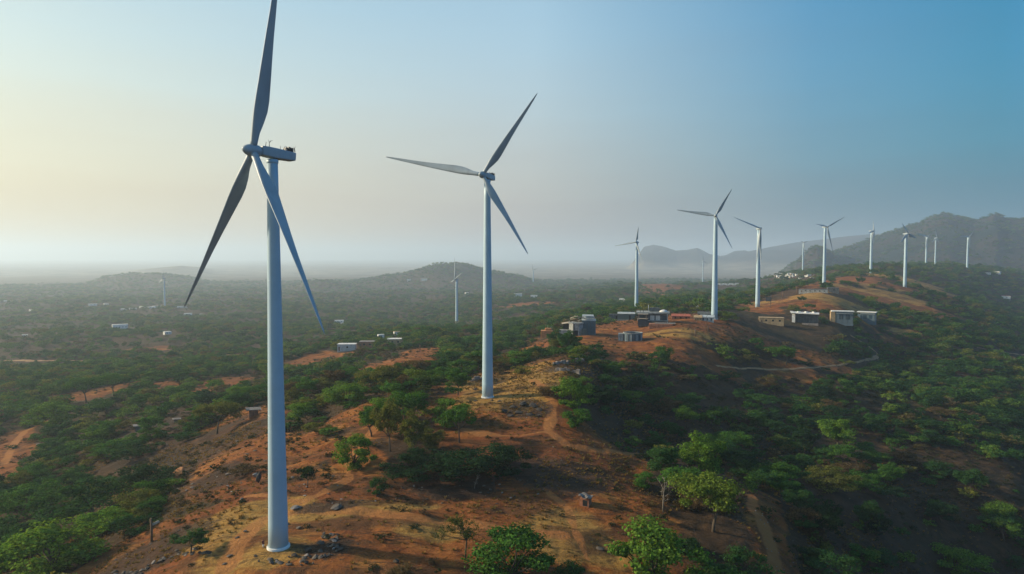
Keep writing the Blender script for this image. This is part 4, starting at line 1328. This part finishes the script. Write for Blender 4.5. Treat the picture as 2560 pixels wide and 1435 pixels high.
for k, (px, py, w, h) in enumerate([(232, 764, 18, 4), (310, 776, 12, 4), (332, 774, 16, 4), (358, 770, 14, 4), (378, 771, 16, 4), (392, 769, 20, 4), (455, 770, 22, 4), (470, 788, 18, 4), (505, 788, 10, 3), (82, 778, 14, 4), (20, 754, 20, 3), (265, 762, 10, 3)]):
    house(px, py, w, h, "faint pale house in the hazy hamlet on the plain", 'plaster', 'plaster', group="houses of the hazy hamlet", n_win=2, door=False, yaw=random.uniform(-0.5, 0.5), clear=20)
vr = np.random.default_rng(21)
for k in range(26):
    px = 1928 + vr.uniform(0, 52) + (k % 5) * 4
    py = 684 + vr.uniform(0, 12)
    house(px, py, vr.uniform(4, 9), vr.uniform(3, 4.5), "little white house packed into the village beyond the orange spur", 'plaster' if k % 4 else 'tan', 'plaster' if k % 3 else 'dark_concrete', group="village houses beyond the orange spur", n_win=1, door=False, yaw=vr.uniform(-0.6, 0.6), clear=10)
for k in range(7):
    house(1795 + k * 8, 712 + (k % 2), 8, 3.5, "low white house in the row behind the plateau turbine", 'plaster', 'plaster', group="row of white houses behind the plateau turbine", n_win=1, door=False, yaw=0.05, clear=14)
for k in range(6):
    house(1995 + k * 7, 689 + (k * 7) % 9, 9, 3.5, "white house among trees at the edge of the village", 'plaster', 'zinc', group="outer village houses", n_win=1, door=False, yaw=vr.uniform(-0.5, 0.5), clear=12)

def slab_shelter(px, py, wpx, hpx, label, wall='brick'):
    r, s = place("slab_shelter", px, py, label, "shelter", clear=5)
    w, h = wpx * s, hpx * s
    part("wall", r, M[wall], lambda bm: bx(bm, (0, 0, h * 0.4), (w * 0.6, w * 0.5, h * 0.8 + 0.8)))
    part("roof_slab", r, M['pale_rock'], lambda bm: bx(bm, (0, 0, h), (w, w * 0.7, 0.28), 0.1, 0.08, 0.05, bevel=0.05))
    for sx in (-1, 1):
        part("post", r, M['timber'], lambda bm, sx=sx: bx(bm, (sx * w * 0.42, -w * 0.28, h * 0.45), (0.16, 0.16, h * 0.95 + 0.3)))
slab_shelter(634, 1040, 36, 18, "small stone shelter with a flat pale roof slab above the pale terrace")
slab_shelter(347, 1076, 26, 13, "low hut with a flat grey slab roof in the bushes", 'dark_concrete')
slab_shelter(442, 1056, 20, 9, "smallest slab-roofed hut at the end of the pale terrace", 'dark_concrete')

def crate_hut():
    r, s = place("crate_hut", 1464, 1262, "tiny brown hut with a crumpled pale sheet roof alone on the clearing", "hut", clear=6, yaw=-0.35)
    w = 24 * s
    h = 19 * s
    part("wall", r, M['brick'], lambda bm: bx(bm, (0, 0, h / 2 - 0.3), (w, w * 0.9, h + 0.6)))
    part("doorway", r, M['dark'], lambda bm: bx(bm, (w * 0.1, -w * 0.45, h * 0.42), (w * 0.5, 0.06, h * 0.8)))
    def rf(bm):
        n = 5
        vs = [[bm.verts.new((w * 1.25 * (i / n - 0.5), w * 1.2 * (j / n - 0.5), h + 0.28 + 0.22 * math.sin(i * 1.7 + j) + (0.3 if i < 2 else 0) - 0.15 * (i == n))) for j in range(n + 1)] for i in range(n + 1)]
        for i in range(n):
            for j in range(n):
                bm.faces.new((vs[i][j], vs[i + 1][j], vs[i + 1][j + 1], vs[i][j + 1]))
        ext = bmesh.ops.extrude_face_region(bm, geom=list(bm.faces))
        bmesh.ops.translate(bm, vec=(0, 0, 0.08), verts=[e for e in ext['geom'] if isinstance(e, bmesh.types.BMVert)])
    part("roof", r, M['pale_rock'], rf)
crate_hut()

def post_thing(px, py, hpx, label, mat='timber', name="wooden_post", stub=True, thick=0.14):
    r, s = place(name, px, py, label, "post", clear=2)
    h = hpx * s
    part("pole", r, M[mat], lambda bm: tube(bm, [(0, 0, -0.5), (0.05, 0, h * 0.5), (-0.06, 0, h)], [thick, thick * 0.9, thick * 0.8], 7))
    if stub:
        part("board", r, M['pale_timber'], lambda bm: bx(bm, (h * 0.16, 0, h * 0.78), (h * 0.32, 0.1, h * 0.1), 0, 0, -0.35))
    else:
        part("cross_arm", r, M[mat], lambda bm: bx(bm, (0, 0, h * 0.92), (h * 0.18, thick * 1.3, thick * 1.3)))
post_thing(379, 1356, 60, "dark wooden post with a pale board on the orange slope", thick=0.3)
post_thing(1738, 842, 22, "short dark post at the edge of the red plateau", stub=False, thick=0.35)
post_thing(1957, 745, 16, "thin dark pole on the orange spur", stub=False, thick=0.35)
post_thing(1991, 738, 18, "thin dark pole just before the ruined wall", stub=False, thick=0.35)
post_thing(1050, 880, 18, "thin dark pole on the bare red mound", stub=False, thick=0.3)

def sign():
    r, s = place("sign_board", 1921, 770, "dark square board on a post beside the orange spur turbine", "sign", clear=5)
    part("board", r, M['dark_metal'], lambda bm: bx(bm, (0, 0, 21 * s), (13 * s, 0.3, 11 * s)))
    part("post", r, M['timber'], lambda bm: bx(bm, (5 * s, 0.35, 8 * s), (0.5, 0.35, 27 * s)))
sign()

# ruined dry-stone enclosure on the far side of the orange hilltop
def rubble_wall(p0, p1, h, label, name="ruined_wall"):
    a, b = ground_at(*p0), ground_at(*p1)
    L = math.hypot(*(b - a)[:2])
    root = empty(name, a, math.atan2(b[1] - a[1], b[0] - a[0]))
    tag(root, label, "wall")
    g = np.random.default_rng(int(p0[0]))
    def st(bm):
        x = 0.0
        while x < L:
            w = g.uniform(0.7, 1.9)
            z = a[2] + (b[2] - a[2]) * x / L - a[2]
            for lv in range(2):
                if lv and g.random() < 0.45:
                    continue
                hh = h * g.uniform(0.35, 0.65)
                bx(bm, (x + w / 2, g.normal() * 0.2, z + lv * h * 0.45 + hh / 2 - 0.25), (w, g.uniform(0.8, 1.5), hh + 0.4), g.normal() * 0.15, g.normal() * 0.08, g.normal() * 0.12, bevel=0.12)
            x += w * 0.92
    part("stonework", root, M['pale_rock'], st)
    def rb(bm):
        for _ in range(14):
            x = g.uniform(0, L)
            z = (b[2] - a[2]) * x / L
            bx(bm, (x, g.uniform(-2.5, 2.5), z + 0.05), (g.uniform(0.4, 0.9), g.uniform(0.4, 0.8), g.uniform(0.3, 0.6)), g.uniform(0, 3), bevel=0.1)
    o = part("fallen_stones", root, M['rock'], rb)
    o["kind"] = "stuff"
rubble_wall((1382, 914), (1418, 910), 1.8, "low stone wall remains behind the orange hilltop")
rubble_wall((1388, 928), (1448, 936), 2.0, "broken purple-grey stone wall in front of the ruined enclosure")
rubble_wall((1440, 910), (1502, 906), 2.2, "long broken stone wall at the far side of the ruined enclosure")
rubble_wall((1172, 952), (1204, 948), 1.6, "heap of broken walling left of nothing but the second tower foot".replace(" left of nothing but the", " beside the"))

# rocks
ROCKS = []
for i in range(6):
    bm = bmesh.new()
    bmesh.ops.create_icosphere(bm, subdivisions=2, radius=0.5)
    g = np.random.default_rng(40 + i)
    planes = [(lambda d: d / np.linalg.norm(d))(g.normal(size=3)) for _ in range(16)]
    offs = g.uniform(0.20, 0.40, 16)
    for v in bm.verts:
        p = np.array(v.co)
        for d, o in zip(planes, offs):
            q = p @ d
            if q > o:
                p = p - d * (q - o) * 0.98
        p = p * (1 + 0.10 * float(vnoise(np.array([p[0] * 6 + i]), np.array([p[1] * 6 + p[2] * 5]), 3)[0]))
        v.co = p
    me = bm_mesh(bm, "rock_shape")
    ROCKS.append(me)

def rock(px, py, wpx, hpx, mat, label, group=None, yaw=None, sink=0.25, name="boulder", tilt=None):
    p = ground_at(px, py)
    s = p[1] / F
    me = ROCKS[random.randrange(len(ROCKS))]
    o = bpy.data.objects.new(name, me)
    if not me.materials:
        me.materials.append(M['rock'])
    COL.objects.link(o)
    o.material_slots[0].link = 'OBJECT'
    o.material_slots[0].material = M[mat]
    w, h = wpx * s * 0.95, hpx * s * 0.9
    o.scale = (w, w * random.uniform(0.6, 0.9), h)
    o.location = (p[0], p[1], p[2] + h * (0.5 - sink))
    o.rotation_euler = (random.uniform(-0.12, 0.12), random.uniform(-0.12, 0.12) if tilt is None else tilt, random.uniform(-0.4, 0.4) if yaw is None else yaw)
    tag(o, label, "rock", group)
    return o

rock(742, 1273, 42, 17, 'pale_rock', "long pale boulder beside the huge tower", yaw=0.3)
rock(845, 1270, 55, 13, 'rock', "flat grey slab rock on the orange bench beyond the huge tower", yaw=0.1)
rock(648, 1208, 26, 44, 'dark_rock', "tall dark standing rock half hidden by the huge tower", sink=0.1)
rock(640, 1192, 22, 20, 'pale_rock', "pale arched rock leaning over the dark standing one", tilt=0.6)
rock(605, 1250, 14, 10, 'pale_rock', "lone white-grey boulder on red soil behind the huge tower")
rock(572, 1187, 26, 8, 'pale_rock', "flat pale stone on the dark slope behind the huge tower")
rock(450, 1190, 44, 34, 'clay', "upright orange rock face on the dark bushy slope", sink=0.15)
rock(990, 1408, 26, 20, 'dark_rock', "dark round boulder on the red bank at the bottom edge")
rock(1362, 1398, 20, 12, 'pale_rock', "pale boulder beside the dense dark tree")
rock(1500, 1374, 34, 8, 'rock', "flat brown rock on the straw clearing")
rock(1420, 928, 12, 9, 'pale_rock', "rounded pale boulder in the ruined enclosure")
rock(95, 1113, 18, 6, 'pale_rock', "flat white stone beside the pale path in the woods")
rock(1230, 1170, 18, 8, 'dark_rock', "dark stone on the red track under the thicket")
rock(1189, 975, 22, 7, 'dark_rock', "flat dark stone beside the second tower foot")
ledge_g = np.random.default_rng(12)
for k in range(34):
    t = k / 33
    px, py = 285 + 230 * t + ledge_g.normal() * 5, 1436 - 58 * t + 10 * math.sin(t * 7) + ledge_g.normal() * 4
    rock(px, py, ledge_g.uniform(12, 34), ledge_g.uniform(5, 11), ['rock', 'dark_rock', 'pale_rock', 'dark_rock'][k % 4], "flat broken rock in the ledge line at the bottom of the orange slope", "rocks of the bottom ledge", yaw=0.35 + ledge_g.normal() * 0.3, tilt=ledge_g.normal() * 0.15)
for k in range(40):
    a = R(-20 + 150 * k / 39)
    px, py = 705 + 130 * math.sin(a) + ledge_g.normal() * 12, 1355 + 52 * math.cos(a) * (1 if math.cos(a) > 0 else 0.5) + ledge_g.normal() * 6
    rock(px, py, ledge_g.uniform(8, 26), ledge_g.uniform(5, 13), ['dark_rock', 'rock', 'dark_rock', 'rock', 'pale_rock'][k % 5], "dark jagged rock on the bank around the huge tower foot", "rocks around the huge tower foot", tilt=ledge_g.normal() * 0.3)
for px, py, w, h in [(735, 1392, 40, 16), (770, 1380, 46, 22), (800, 1362, 44, 26), (812, 1345, 36, 24), (830, 1352, 40, 18), (790, 1395, 50, 20), (755, 1405, 36, 14), (700, 1410, 40, 12), (850, 1375, 40, 14), (690, 1402, 24, 10), (720, 1312, 26, 10), (745, 1322, 34, 9), (612, 1330, 26, 9), (595, 1345, 34, 9), (640, 1392, 26, 9), (575, 1392, 34, 12), (560, 1412, 30, 12)]:
    rock(px, py, w * 0.7, h * 0.7, random.choice(['rock', 'dark_rock', 'rock']), "dark jagged rock on the bank around the huge tower foot", "rocks around the huge tower foot", tilt=random.uniform(-0.3, 0.3))
for px, py, w, h in [(1262, 1030, 26, 12), (1285, 1022, 30, 16), (1310, 1014, 36, 20), (1335, 1018, 34, 18), (1350, 1026, 26, 12), (1300, 1034, 36, 12), (1325, 1038, 30, 10), (1275, 1042, 26, 8), (1248, 1004, 18, 7), (1230, 1002, 14, 6), (1190, 1003, 18, 6), (1345, 1042, 18, 8)]:
    rock(px, py, w, h, 'dark_rock', "dark rock in the spoil heap below the second tower", "spoil heap below the second tower", tilt=random.uniform(-0.3, 0.3))
rr_ = np.random.default_rng(77)
for k in range(34):
    px, py = rr_.uniform(930, 1300), rr_.uniform(1195, 1265)
    rock(px, py, rr_.uniform(6, 15), rr_.uniform(4, 8), random.choice(['rock', 'dark_rock', 'pale_rock']), "small grey stone on the dark rocky bank under the thicket", "stones on the dark rocky bank")
for k in range(26):
    px, py = rr_.uniform(380, 640), rr_.uniform(1090, 1240)
    rock(px, py, rr_.uniform(7, 20), rr_.uniform(3, 6), random.choice(['rock', 'pale_rock', 'dark_rock']), "flat stone strewn on the brown slope below the pale terrace", "stones below the pale terrace")
for k in range(16):
    px, py = rr_.uniform(700, 860), rr_.uniform(1190, 1260)
    rock(px, py, rr_.uniform(6, 18), rr_.uniform(3, 7), random.choice(['rock', 'pale_rock']), "stone on the orange bank beyond the huge tower", "stones on the orange bank")
for k in range(22):
    t = rr_.random()
    px, py = 1885 + 75 * t + rr_.normal() * 14 + 12, 1270 + 165 * t
    rock(px, py, rr_.uniform(3, 7), rr_.uniform(3, 5), 'pale_rock', "small white stone edging the narrow red path", "white stones along the red path")

# a person standing by the huge tower
def person():
    p = ground_at(658, 1370)
    root = empty("person", p, -math.atan2(p[0], p[1]) + 0.5)
    tag(root, "small person in dark maroon clothes standing beside the huge tower foot", "person")
    me = bpy.data.meshes.new("body")
    V = [(0, 0, 0.92), (0, 0, 1.15), (0, 0.01, 1.38), (0, 0, 1.50), (0, -0.01, 1.60), (0, -0.015, 1.70),
         (0.17, 0, 1.40), (0.22, 0.02, 1.14), (0.21, -0.05, 0.90), (-0.17, 0, 1.40), (-0.22, 0.02, 1.14), (-0.21, -0.05, 0.90),
         (0.10, 0, 0.86), (0.11, -0.02, 0.48), (0.11, 0.01, 0.08), (0.12, -0.12, 0.04), (-0.10, 0, 0.86), (-0.11, 0.02, 0.48), (-0.12, 0.04, 0.08), (-0.13, -0.08, 0.04)]
    E = [(0, 1), (1, 2), (2, 3), (3, 4), (4, 5), (2, 6), (6, 7), (7, 8), (2, 9), (9, 10), (10, 11), (0, 12), (12, 13), (13, 14), (14, 15), (0, 16), (16, 17), (17, 18), (18, 19)]
    rad = [0.15, 0.14, 0.16, 0.06, 0.095, 0.085, 0.065, 0.05, 0.035, 0.065, 0.05, 0.035, 0.10, 0.07, 0.045, 0.035, 0.10, 0.07, 0.045, 0.035]
    me.from_pydata(V, E, [])
    o = link("body", me, [M['skin']], root)
    md = o.modifiers.new("skin", 'SKIN')
    for v, r in zip(me.skin_vertices[0].data, rad):
        v.radius = (r, r * 0.85)
    me.skin_vertices[0].data[0].use_root = True
    s = o.modifiers.new("smooth", 'SUBSURF')
    s.levels = s.render_levels = 1
    ring = lambda rx, ry, z, cy=0: [(rx * math.cos(2 * math.pi * k / 16), cy + ry * math.sin(2 * math.pi * k / 16), z) for k in range(16)]
    part("shirt", root, M['maroon'], lambda bm: (loft(bm, [ring(0.23, 0.18, 0.72), ring(0.20, 0.16, 1.0), ring(0.215, 0.16, 1.3), ring(0.20, 0.13, 1.43), ring(0.08, 0.08, 1.49)]),
                                              [tube(bm, [(sx * 0.17, 0, 1.41), (sx * 0.225, 0.02, 1.13), (sx * 0.215, -0.04, 0.97)], [0.085, 0.07, 0.055], 10) for sx in (-1, 1)]), True)
    part("trousers", root, M['white_cloth'], lambda bm: [tube(bm, [(sx * 0.10, 0, 0.88), (sx * 0.11, 0, 0.48), (sx * 0.115, 0.02, 0.10)], [0.125, 0.09, 0.075], 12) for sx in (-1, 1)], True)
    part("hair", root, M['hair'], lambda bm: loft(bm, [ring(0.09, 0.095, 1.66, 0.025), ring(0.105, 0.11, 1.71, 0.01), ring(0.085, 0.09, 1.78, 0.0), ring(0.02, 0.02, 1.81)]), True)
    def face(bm):
        for sx in (-1, 1):
            bmesh.ops.create_icosphere(bm, subdivisions=1, radius=0.014, matrix=Matrix.Translation((sx * 0.034, -0.098, 1.655)))
            bmesh.ops.create_icosphere(bm, subdivisions=1, radius=0.025, matrix=Matrix.Translation((sx * 0.098, 0.0, 1.64)))
        tube(bm, [(0, -0.092, 1.66), (0, -0.122, 1.62)], [0.008, 0.016], 6)
        bx(bm, (0, -0.094, 1.585), (0.045, 0.01, 0.010))
    part("face", root, M['skin'], face)
    for sx in (-1, 1):
        def hand(bm, sx=sx):
            b0 = Vector((sx * 0.21, -0.055, 0.90))
            tube(bm, [b0, b0 + Vector((0, -0.012, -0.09))], [0.034, 0.04], 8)
            for f in range(4):
                q = b0 + Vector((0, -0.045 + 0.022 * f, -0.085))
                ln = (0.07, 0.08, 0.075, 0.055)[f]
                tube(bm, [q, q + Vector((-sx * 0.005, -0.004, -ln * 0.5)), q + Vector((-sx * 0.02, -0.01, -ln))], [0.0095, 0.009, 0.007], 6)
            tube(bm, [b0 + Vector((0, -0.03, -0.03)), b0 + Vector((-sx * 0.02, -0.065, -0.06)), b0 + Vector((-sx * 0.03, -0.07, -0.09))], [0.011, 0.010, 0.008], 6)
        part("hand", root, M['skin'], hand)
person()

# ------------------------------------------------------------------ scattered woods, scrub, grass and stones
def scatter_nodes(name, protos):
    ng = bpy.data.node_groups.new(name, 'GeometryNodeTree')
    ng.interface.new_socket("Geometry", in_out='INPUT', socket_type='NodeSocketGeometry')
    ng.interface.new_socket("Geometry", in_out='OUTPUT', socket_type='NodeSocketGeometry')
    n, l = ng.nodes, ng.links
    gi, go = n.new("NodeGroupInput"), n.new("NodeGroupOutput")
    join = n.new("GeometryNodeJoinGeometry")
    def attr(nm, ty):
        a = n.new("GeometryNodeInputNamedAttribute")
        a.data_type = ty
        a.inputs["Name"].default_value = nm
        return a.outputs["Attribute"]
    idx, scl, rot = attr("idx", 'INT'), attr("scl", 'FLOAT_VECTOR'), attr("rot", 'FLOAT')
    cx = n.new("ShaderNodeCombineXYZ")
    l.new(rot, cx.inputs[2])
    for k, p in enumerate(protos):
        oi = n.new("GeometryNodeObjectInfo")
        oi.inputs["Object"].default_value = p
        cmp_ = n.new("FunctionNodeCompare")
        cmp_.data_type = 'INT'
        cmp_.operation = 'EQUAL'
        ins = [s for s in cmp_.inputs if s.type == 'INT']
        l.new(idx, ins[0])
        ins[1].default_value = k
        io = n.new("GeometryNodeInstanceOnPoints")
        l.new(gi.outputs[0], io.inputs["Points"])
        l.new(cmp_.outputs[0], io.inputs["Selection"])
        l.new(oi.outputs["Geometry"], io.inputs["Instance"])
        l.new(cx.outputs[0], io.inputs["Rotation"])
        l.new(scl, io.inputs["Scale"])
        l.new(io.outputs[0], join.inputs[0])
    l.new(join.outputs[0], go.inputs[0])
    return ng

def scatter(name, pts, scl, rot, idx, protos, label):
    me = bpy.data.meshes.new(name)
    me.vertices.add(len(pts))
    me.vertices.foreach_set("co", np.asarray(pts, np.float32).ravel())
    a = me.attributes.new("scl", 'FLOAT_VECTOR', 'POINT')
    a.data.foreach_set("vector", np.asarray(scl, np.float32).ravel())
    a = me.attributes.new("rot", 'FLOAT', 'POINT')
    a.data.foreach_set("value", np.asarray(rot, np.float32))
    a = me.attributes.new("idx", 'INT', 'POINT')
    a.data.foreach_set("value", np.asarray(idx, np.int32))
    o = bpy.data.objects.new(name, me)
    COL.objects.link(o)
    md = o.modifiers.new("scatter", 'NODES')
    md.node_group = scatter_nodes(name + "_nodes", protos)
    tag(o, label, None, None, "stuff")
    return o

def proto_obj(name, kind, n_leaf, leaf, mat, seed, stem=True):
    g = np.random.default_rng(seed)
    v, q, cl = crown_arrays(g, kind, n_leaf, leaf)
    me = np_mesh(name, v, q)
    me.materials.append(mat)
    return bpy.data.objects.new(name, me)

def sector(rng, r0, r1, n, half=R(47)):
    az = rng.uniform(-half, half, n)
    r = np.sqrt(rng.uniform(r0 * r0, r1 * r1, n))
    return r * np.sin(az), r * np.cos(az), r

def project(x, y, z):
    dz = z - CZ
    cp, sp = math.cos(PITCH), math.sin(PITCH)
    dep = y * cp - dz * sp
    return 1280 + F * x / dep, 717.5 - F * (y * sp + dz * cp) / dep, dep

def excluded(x, y):
    m = np.zeros(len(x), bool)
    for ex, ey, er in EXCL:
        m |= (x - ex) ** 2 + (y - ey) ** 2 < er * er
    return m

for bpx, bD in (((696, 1366), 137), ((1219, 992), 246), ((1786, 797), 531), ((1591, 770), 832), ((1894, 768), 690), ((2060, 711), 948), ((2177, 683), 1276), ((2262, 718), 1027)):
    q_ = at_depth(*bpx, bD)
    EXCL.append((q_[0], q_[1], 9 if bD < 400 else 14))

for q_ in (ground_at(700, 1400), ground_at(640, 1400), ground_at(760, 1410), ground_at(690, 1425)):
    EXCL.append((q_[0], q_[1], 9))
TR = np.random.default_rng(5)
xs, ys, rs, ws, hs = [], [], [], [], []
for r0, r1, cell, grow in ((112, 330, 32, 1.0), (330, 950, 34, 1.05), (950, 2200, 105, 1.25), (2200, 4600, 380, 1.6)):
    n = int(R(47) * (r1 * r1 - r0 * r0) / cell)
    x, y, r = sector(TR, r0, r1, n)
    dens = fbm(x, y, 130, 3, 201)
    p = 0.30 + 0.9 * sstep(dens, -0.30, 0.22)
    if r0 < 3000:
        p = p * (1 - sstep(np.maximum(bare_at(x, y), patch_mask(x, y, ROCKY)), 0.12, 0.5)) + 0.008
        open_ = (np.arctan2(x, y) > 0.10) & (r < 480)
        p = np.where(open_, p * 0.42 * (0.4 + 1.2 * sstep(fbm(x, y, 26, 2, 333), -0.2, 0.25)), p)
    keep = TR.random(n) < p
    keep[keep] &= ~excluded(x[keep], y[keep])
    x, y, r = x[keep], y[keep], r[keep]
    xs.append(x); ys.append(y); rs.append(r)
    w = np.clip(TR.lognormal(math.log(6.9), 0.45, len(x)), 2.6, 14) * grow
    ws.append(w)
    hs.append(w * TR.uniform(0.48, 0.78, len(x)))
tx, ty, tr_, tw, th_ = map(np.concatenate, (xs, ys, rs, ws, hs))
tz = height(tx, ty)
ppx, ppy, dep = project(tx, ty, tz)
inview = (ppx > -60) & (ppx < 2620) & (ppy < 1500) & (ppy > 560)
size = np.where(inview, tw / dep, 0)
order = np.argsort(-size)
N_IND = 298 - TREES
ind = order[:N_IND]
print("trees", len(tx), "individual to", tr_[ind].max())
pal = ['deep', 'dark', 'dark', 'mid', 'mid', 'olive', 'brown', 'bright']
for k in ind:
    px, py = ppx[k], ppy[k]
    g = TR.random()
    if px > 1480:
        c = 'deep' if g < 0.34 else 'dark' if g < 0.62 else 'mid' if g < 0.78 else 'brown' if g < 0.88 else 'olive' if g < 0.95 else 'bright'  # leaf mix biased dark: the slope's shade is put into the colour
        where = "dark slope around the narrow red path"
    elif px < 640:
        c = 'deep' if g < 0.10 else 'dark' if g < 0.34 else 'mid' if g < 0.66 else 'olive' if g < 0.80 else 'bright'
        where = "woods on the valley side of the huge tower"
    else:
        c = 'dark' if g < 0.35 else 'mid' if g < 0.70 else 'olive' if g < 0.9 else 'brown'
        where = "slopes around the orange hilltop"
    word = {'deep': "near-black green", 'dark': "dark green", 'mid': "mid green", 'olive': "olive green", 'brown': "dry brownish", 'bright': "bright green"}[c]
    kind = random.choice(['umbrella', 'round', 'bush', 'low', 'bush', 'round', 'low', 'tall'])
    base = np.array(GREEN[c]) * TR.uniform(0.8, 1.25)
    form = {'umbrella': "flat-topped", 'round': "round", 'bush': "bushy", 'low': "low spreading", 'tall': "upright"}[kind]
    tree_at((tx[k], ty[k], tz[k] - 0.15), tw[k], th_[k] * (1.25 if kind == 'tall' else 1), kind, tuple(base), "%s %s tree in the %s" % (word, form, where), "%s %s trees in the %s" % (word, form, where))
rest = order[N_IND:]
wood_p = [proto_obj("tree_shape", kd, 620, 0.050, M['leaf_mass'], 300 + i) for i, kd in enumerate(['round', 'bush', 'low', 'umbrella', 'bush', 'low'])]
ri = TR.integers(0, 6, len(rest))
sc = np.stack([tw[rest], tw[rest] * TR.uniform(0.8, 1.2, len(rest)), th_[rest]], 1)
scatter("distant_woods", np.stack([tx[rest], ty[rest], tz[rest] - 0.2], 1), sc, TR.uniform(0, 6.28, len(rest)), ri, wood_p, "mass of scrubby green trees covering the slopes and the far plain")

n = 34000
x, y, r = sector(TR, 110, 620, n)
b = bare_at(x, y)
keep = (TR.random(n) < (0.25 + 0.75 * (1 - b)) * (0.35 + 0.65 * sstep(fbm(x, y, 45, 3, 231), -0.25, 0.2))) & ~excluded(x, y)
keep &= track_mask(x, y) < 0.3
x, y = x[keep], y[keep]
sw = TR.lognormal(math.log(1.7), 0.4, len(x))
scrub_p = [proto_obj("scrub_shape", kd, 150, 0.085, M['scrub'], 400 + i) for i, kd in enumerate(['low', 'bush', 'low', 'sparse'])]
scatter("low_scrub", np.stack([x, y, height(x, y) - 0.1], 1), np.stack([sw, sw, sw * TR.uniform(0.4, 0.8, len(x))], 1), TR.uniform(0, 6.28, len(x)), TR.integers(0, 4, len(x)), scrub_p, "low dry scrub between the trees of the ridge")

def grass_proto(seed, nb=26):
    g = np.random.default_rng(seed)
    a = g.uniform(0, 6.28, nb)
    b = np.stack([np.cos(a), np.sin(a), np.zeros(nb)], 1) * g.uniform(0.02, 0.28, nb)[:, None]
    tip = b + np.stack([np.cos(a) * 0.35, np.sin(a) * 0.35, np.ones(nb)], 1) * g.uniform(0.4, 1.0, nb)[:, None]
    sd = np.stack([-np.sin(a), np.cos(a), np.zeros(nb)], 1) * 0.05
    mid = (b + tip) / 2 + np.array([0, 0, 0.06])
    v = np.stack([b - sd, b + sd, mid + sd * 0.8, tip], 1).reshape(-1, 3)
    me = np_mesh("grass_shape", v, np.arange(nb * 4).reshape(-1, 4))
    me.materials.append(M['dry_grass'])
    return bpy.data.objects.new("grass_shape", me)
n = 42000
x, y, r = sector(TR, 110, 330, n)
keep = (TR.random(n) < 0.15 + 0.85 * sstep(fbm(x, y, 22, 3, 251), -0.1, 0.25)) & (track_mask(x, y) < 0.35) & ~excluded(x, y)
x, y = x[keep], y[keep]
sw = TR.uniform(0.35, 0.95, len(x))
scatter("dry_grass", np.stack([x, y, height(x, y) - 0.03], 1), np.stack([sw * 1.3, sw * 1.3, sw * 0.75], 1), TR.uniform(0, 6.28, len(x)), TR.integers(0, 3, len(x)), [grass_proto(500 + i) for i in range(3)], "dry straw grass tufts on the orange soil")

n = 30000
x, y, r = sector(TR, 110, 420, n)
rk = patch_mask(x, y, ROCKY)
keep = TR.random(n) < 0.04 + 0.35 * rk
x, y = x[keep], y[keep]
sw = TR.lognormal(math.log(0.45), 0.45, len(x))
stone_p = []
for i in range(4):
    me = ROCKS[i].copy()
    me.materials.clear()
    me.materials.append(M[['rock', 'pale_rock', 'dark_rock', 'rock'][i]])
    stone_p.append(bpy.data.objects.new("stone_shape", me))
scatter("stone_rubble", np.stack([x, y, height(x, y)], 1), np.stack([sw, sw * 0.8, sw * 0.45], 1), TR.uniform(0, 6.28, len(x)), TR.integers(0, 4, len(x)), stone_p, "small loose stones strewn over the ridge")

# ------------------------------------------------------------------ haze: one closed box of even air
def build_haze():
    bm = bmesh.new()
    bx(bm, (0, 0, (480 - 45) / 2), (66000, 66000, 525), 0)
    me = bm_mesh(bm, "haze")
    m, n, l = new_mat("haze_air")
    o = n.new("ShaderNodeOutputMaterial")
    v = n.new("ShaderNodeVolumePrincipled")
    v.inputs["Color"].default_value = (*HAZE_COLOR, 1)
    v.inputs["Density"].default_value = HAZE_DENSITY
    v.inputs["Anisotropy"].default_value = HAZE_G
    l.new(v.outputs[0], o.inputs["Volume"])
    m.cycles.homogeneous_volume = True
    h = link("haze", me, [m])
    h.display_type = 'WIRE'
    tag(h, "pale dusty haze filling the air over the plain", None, None, "stuff")
build_haze()
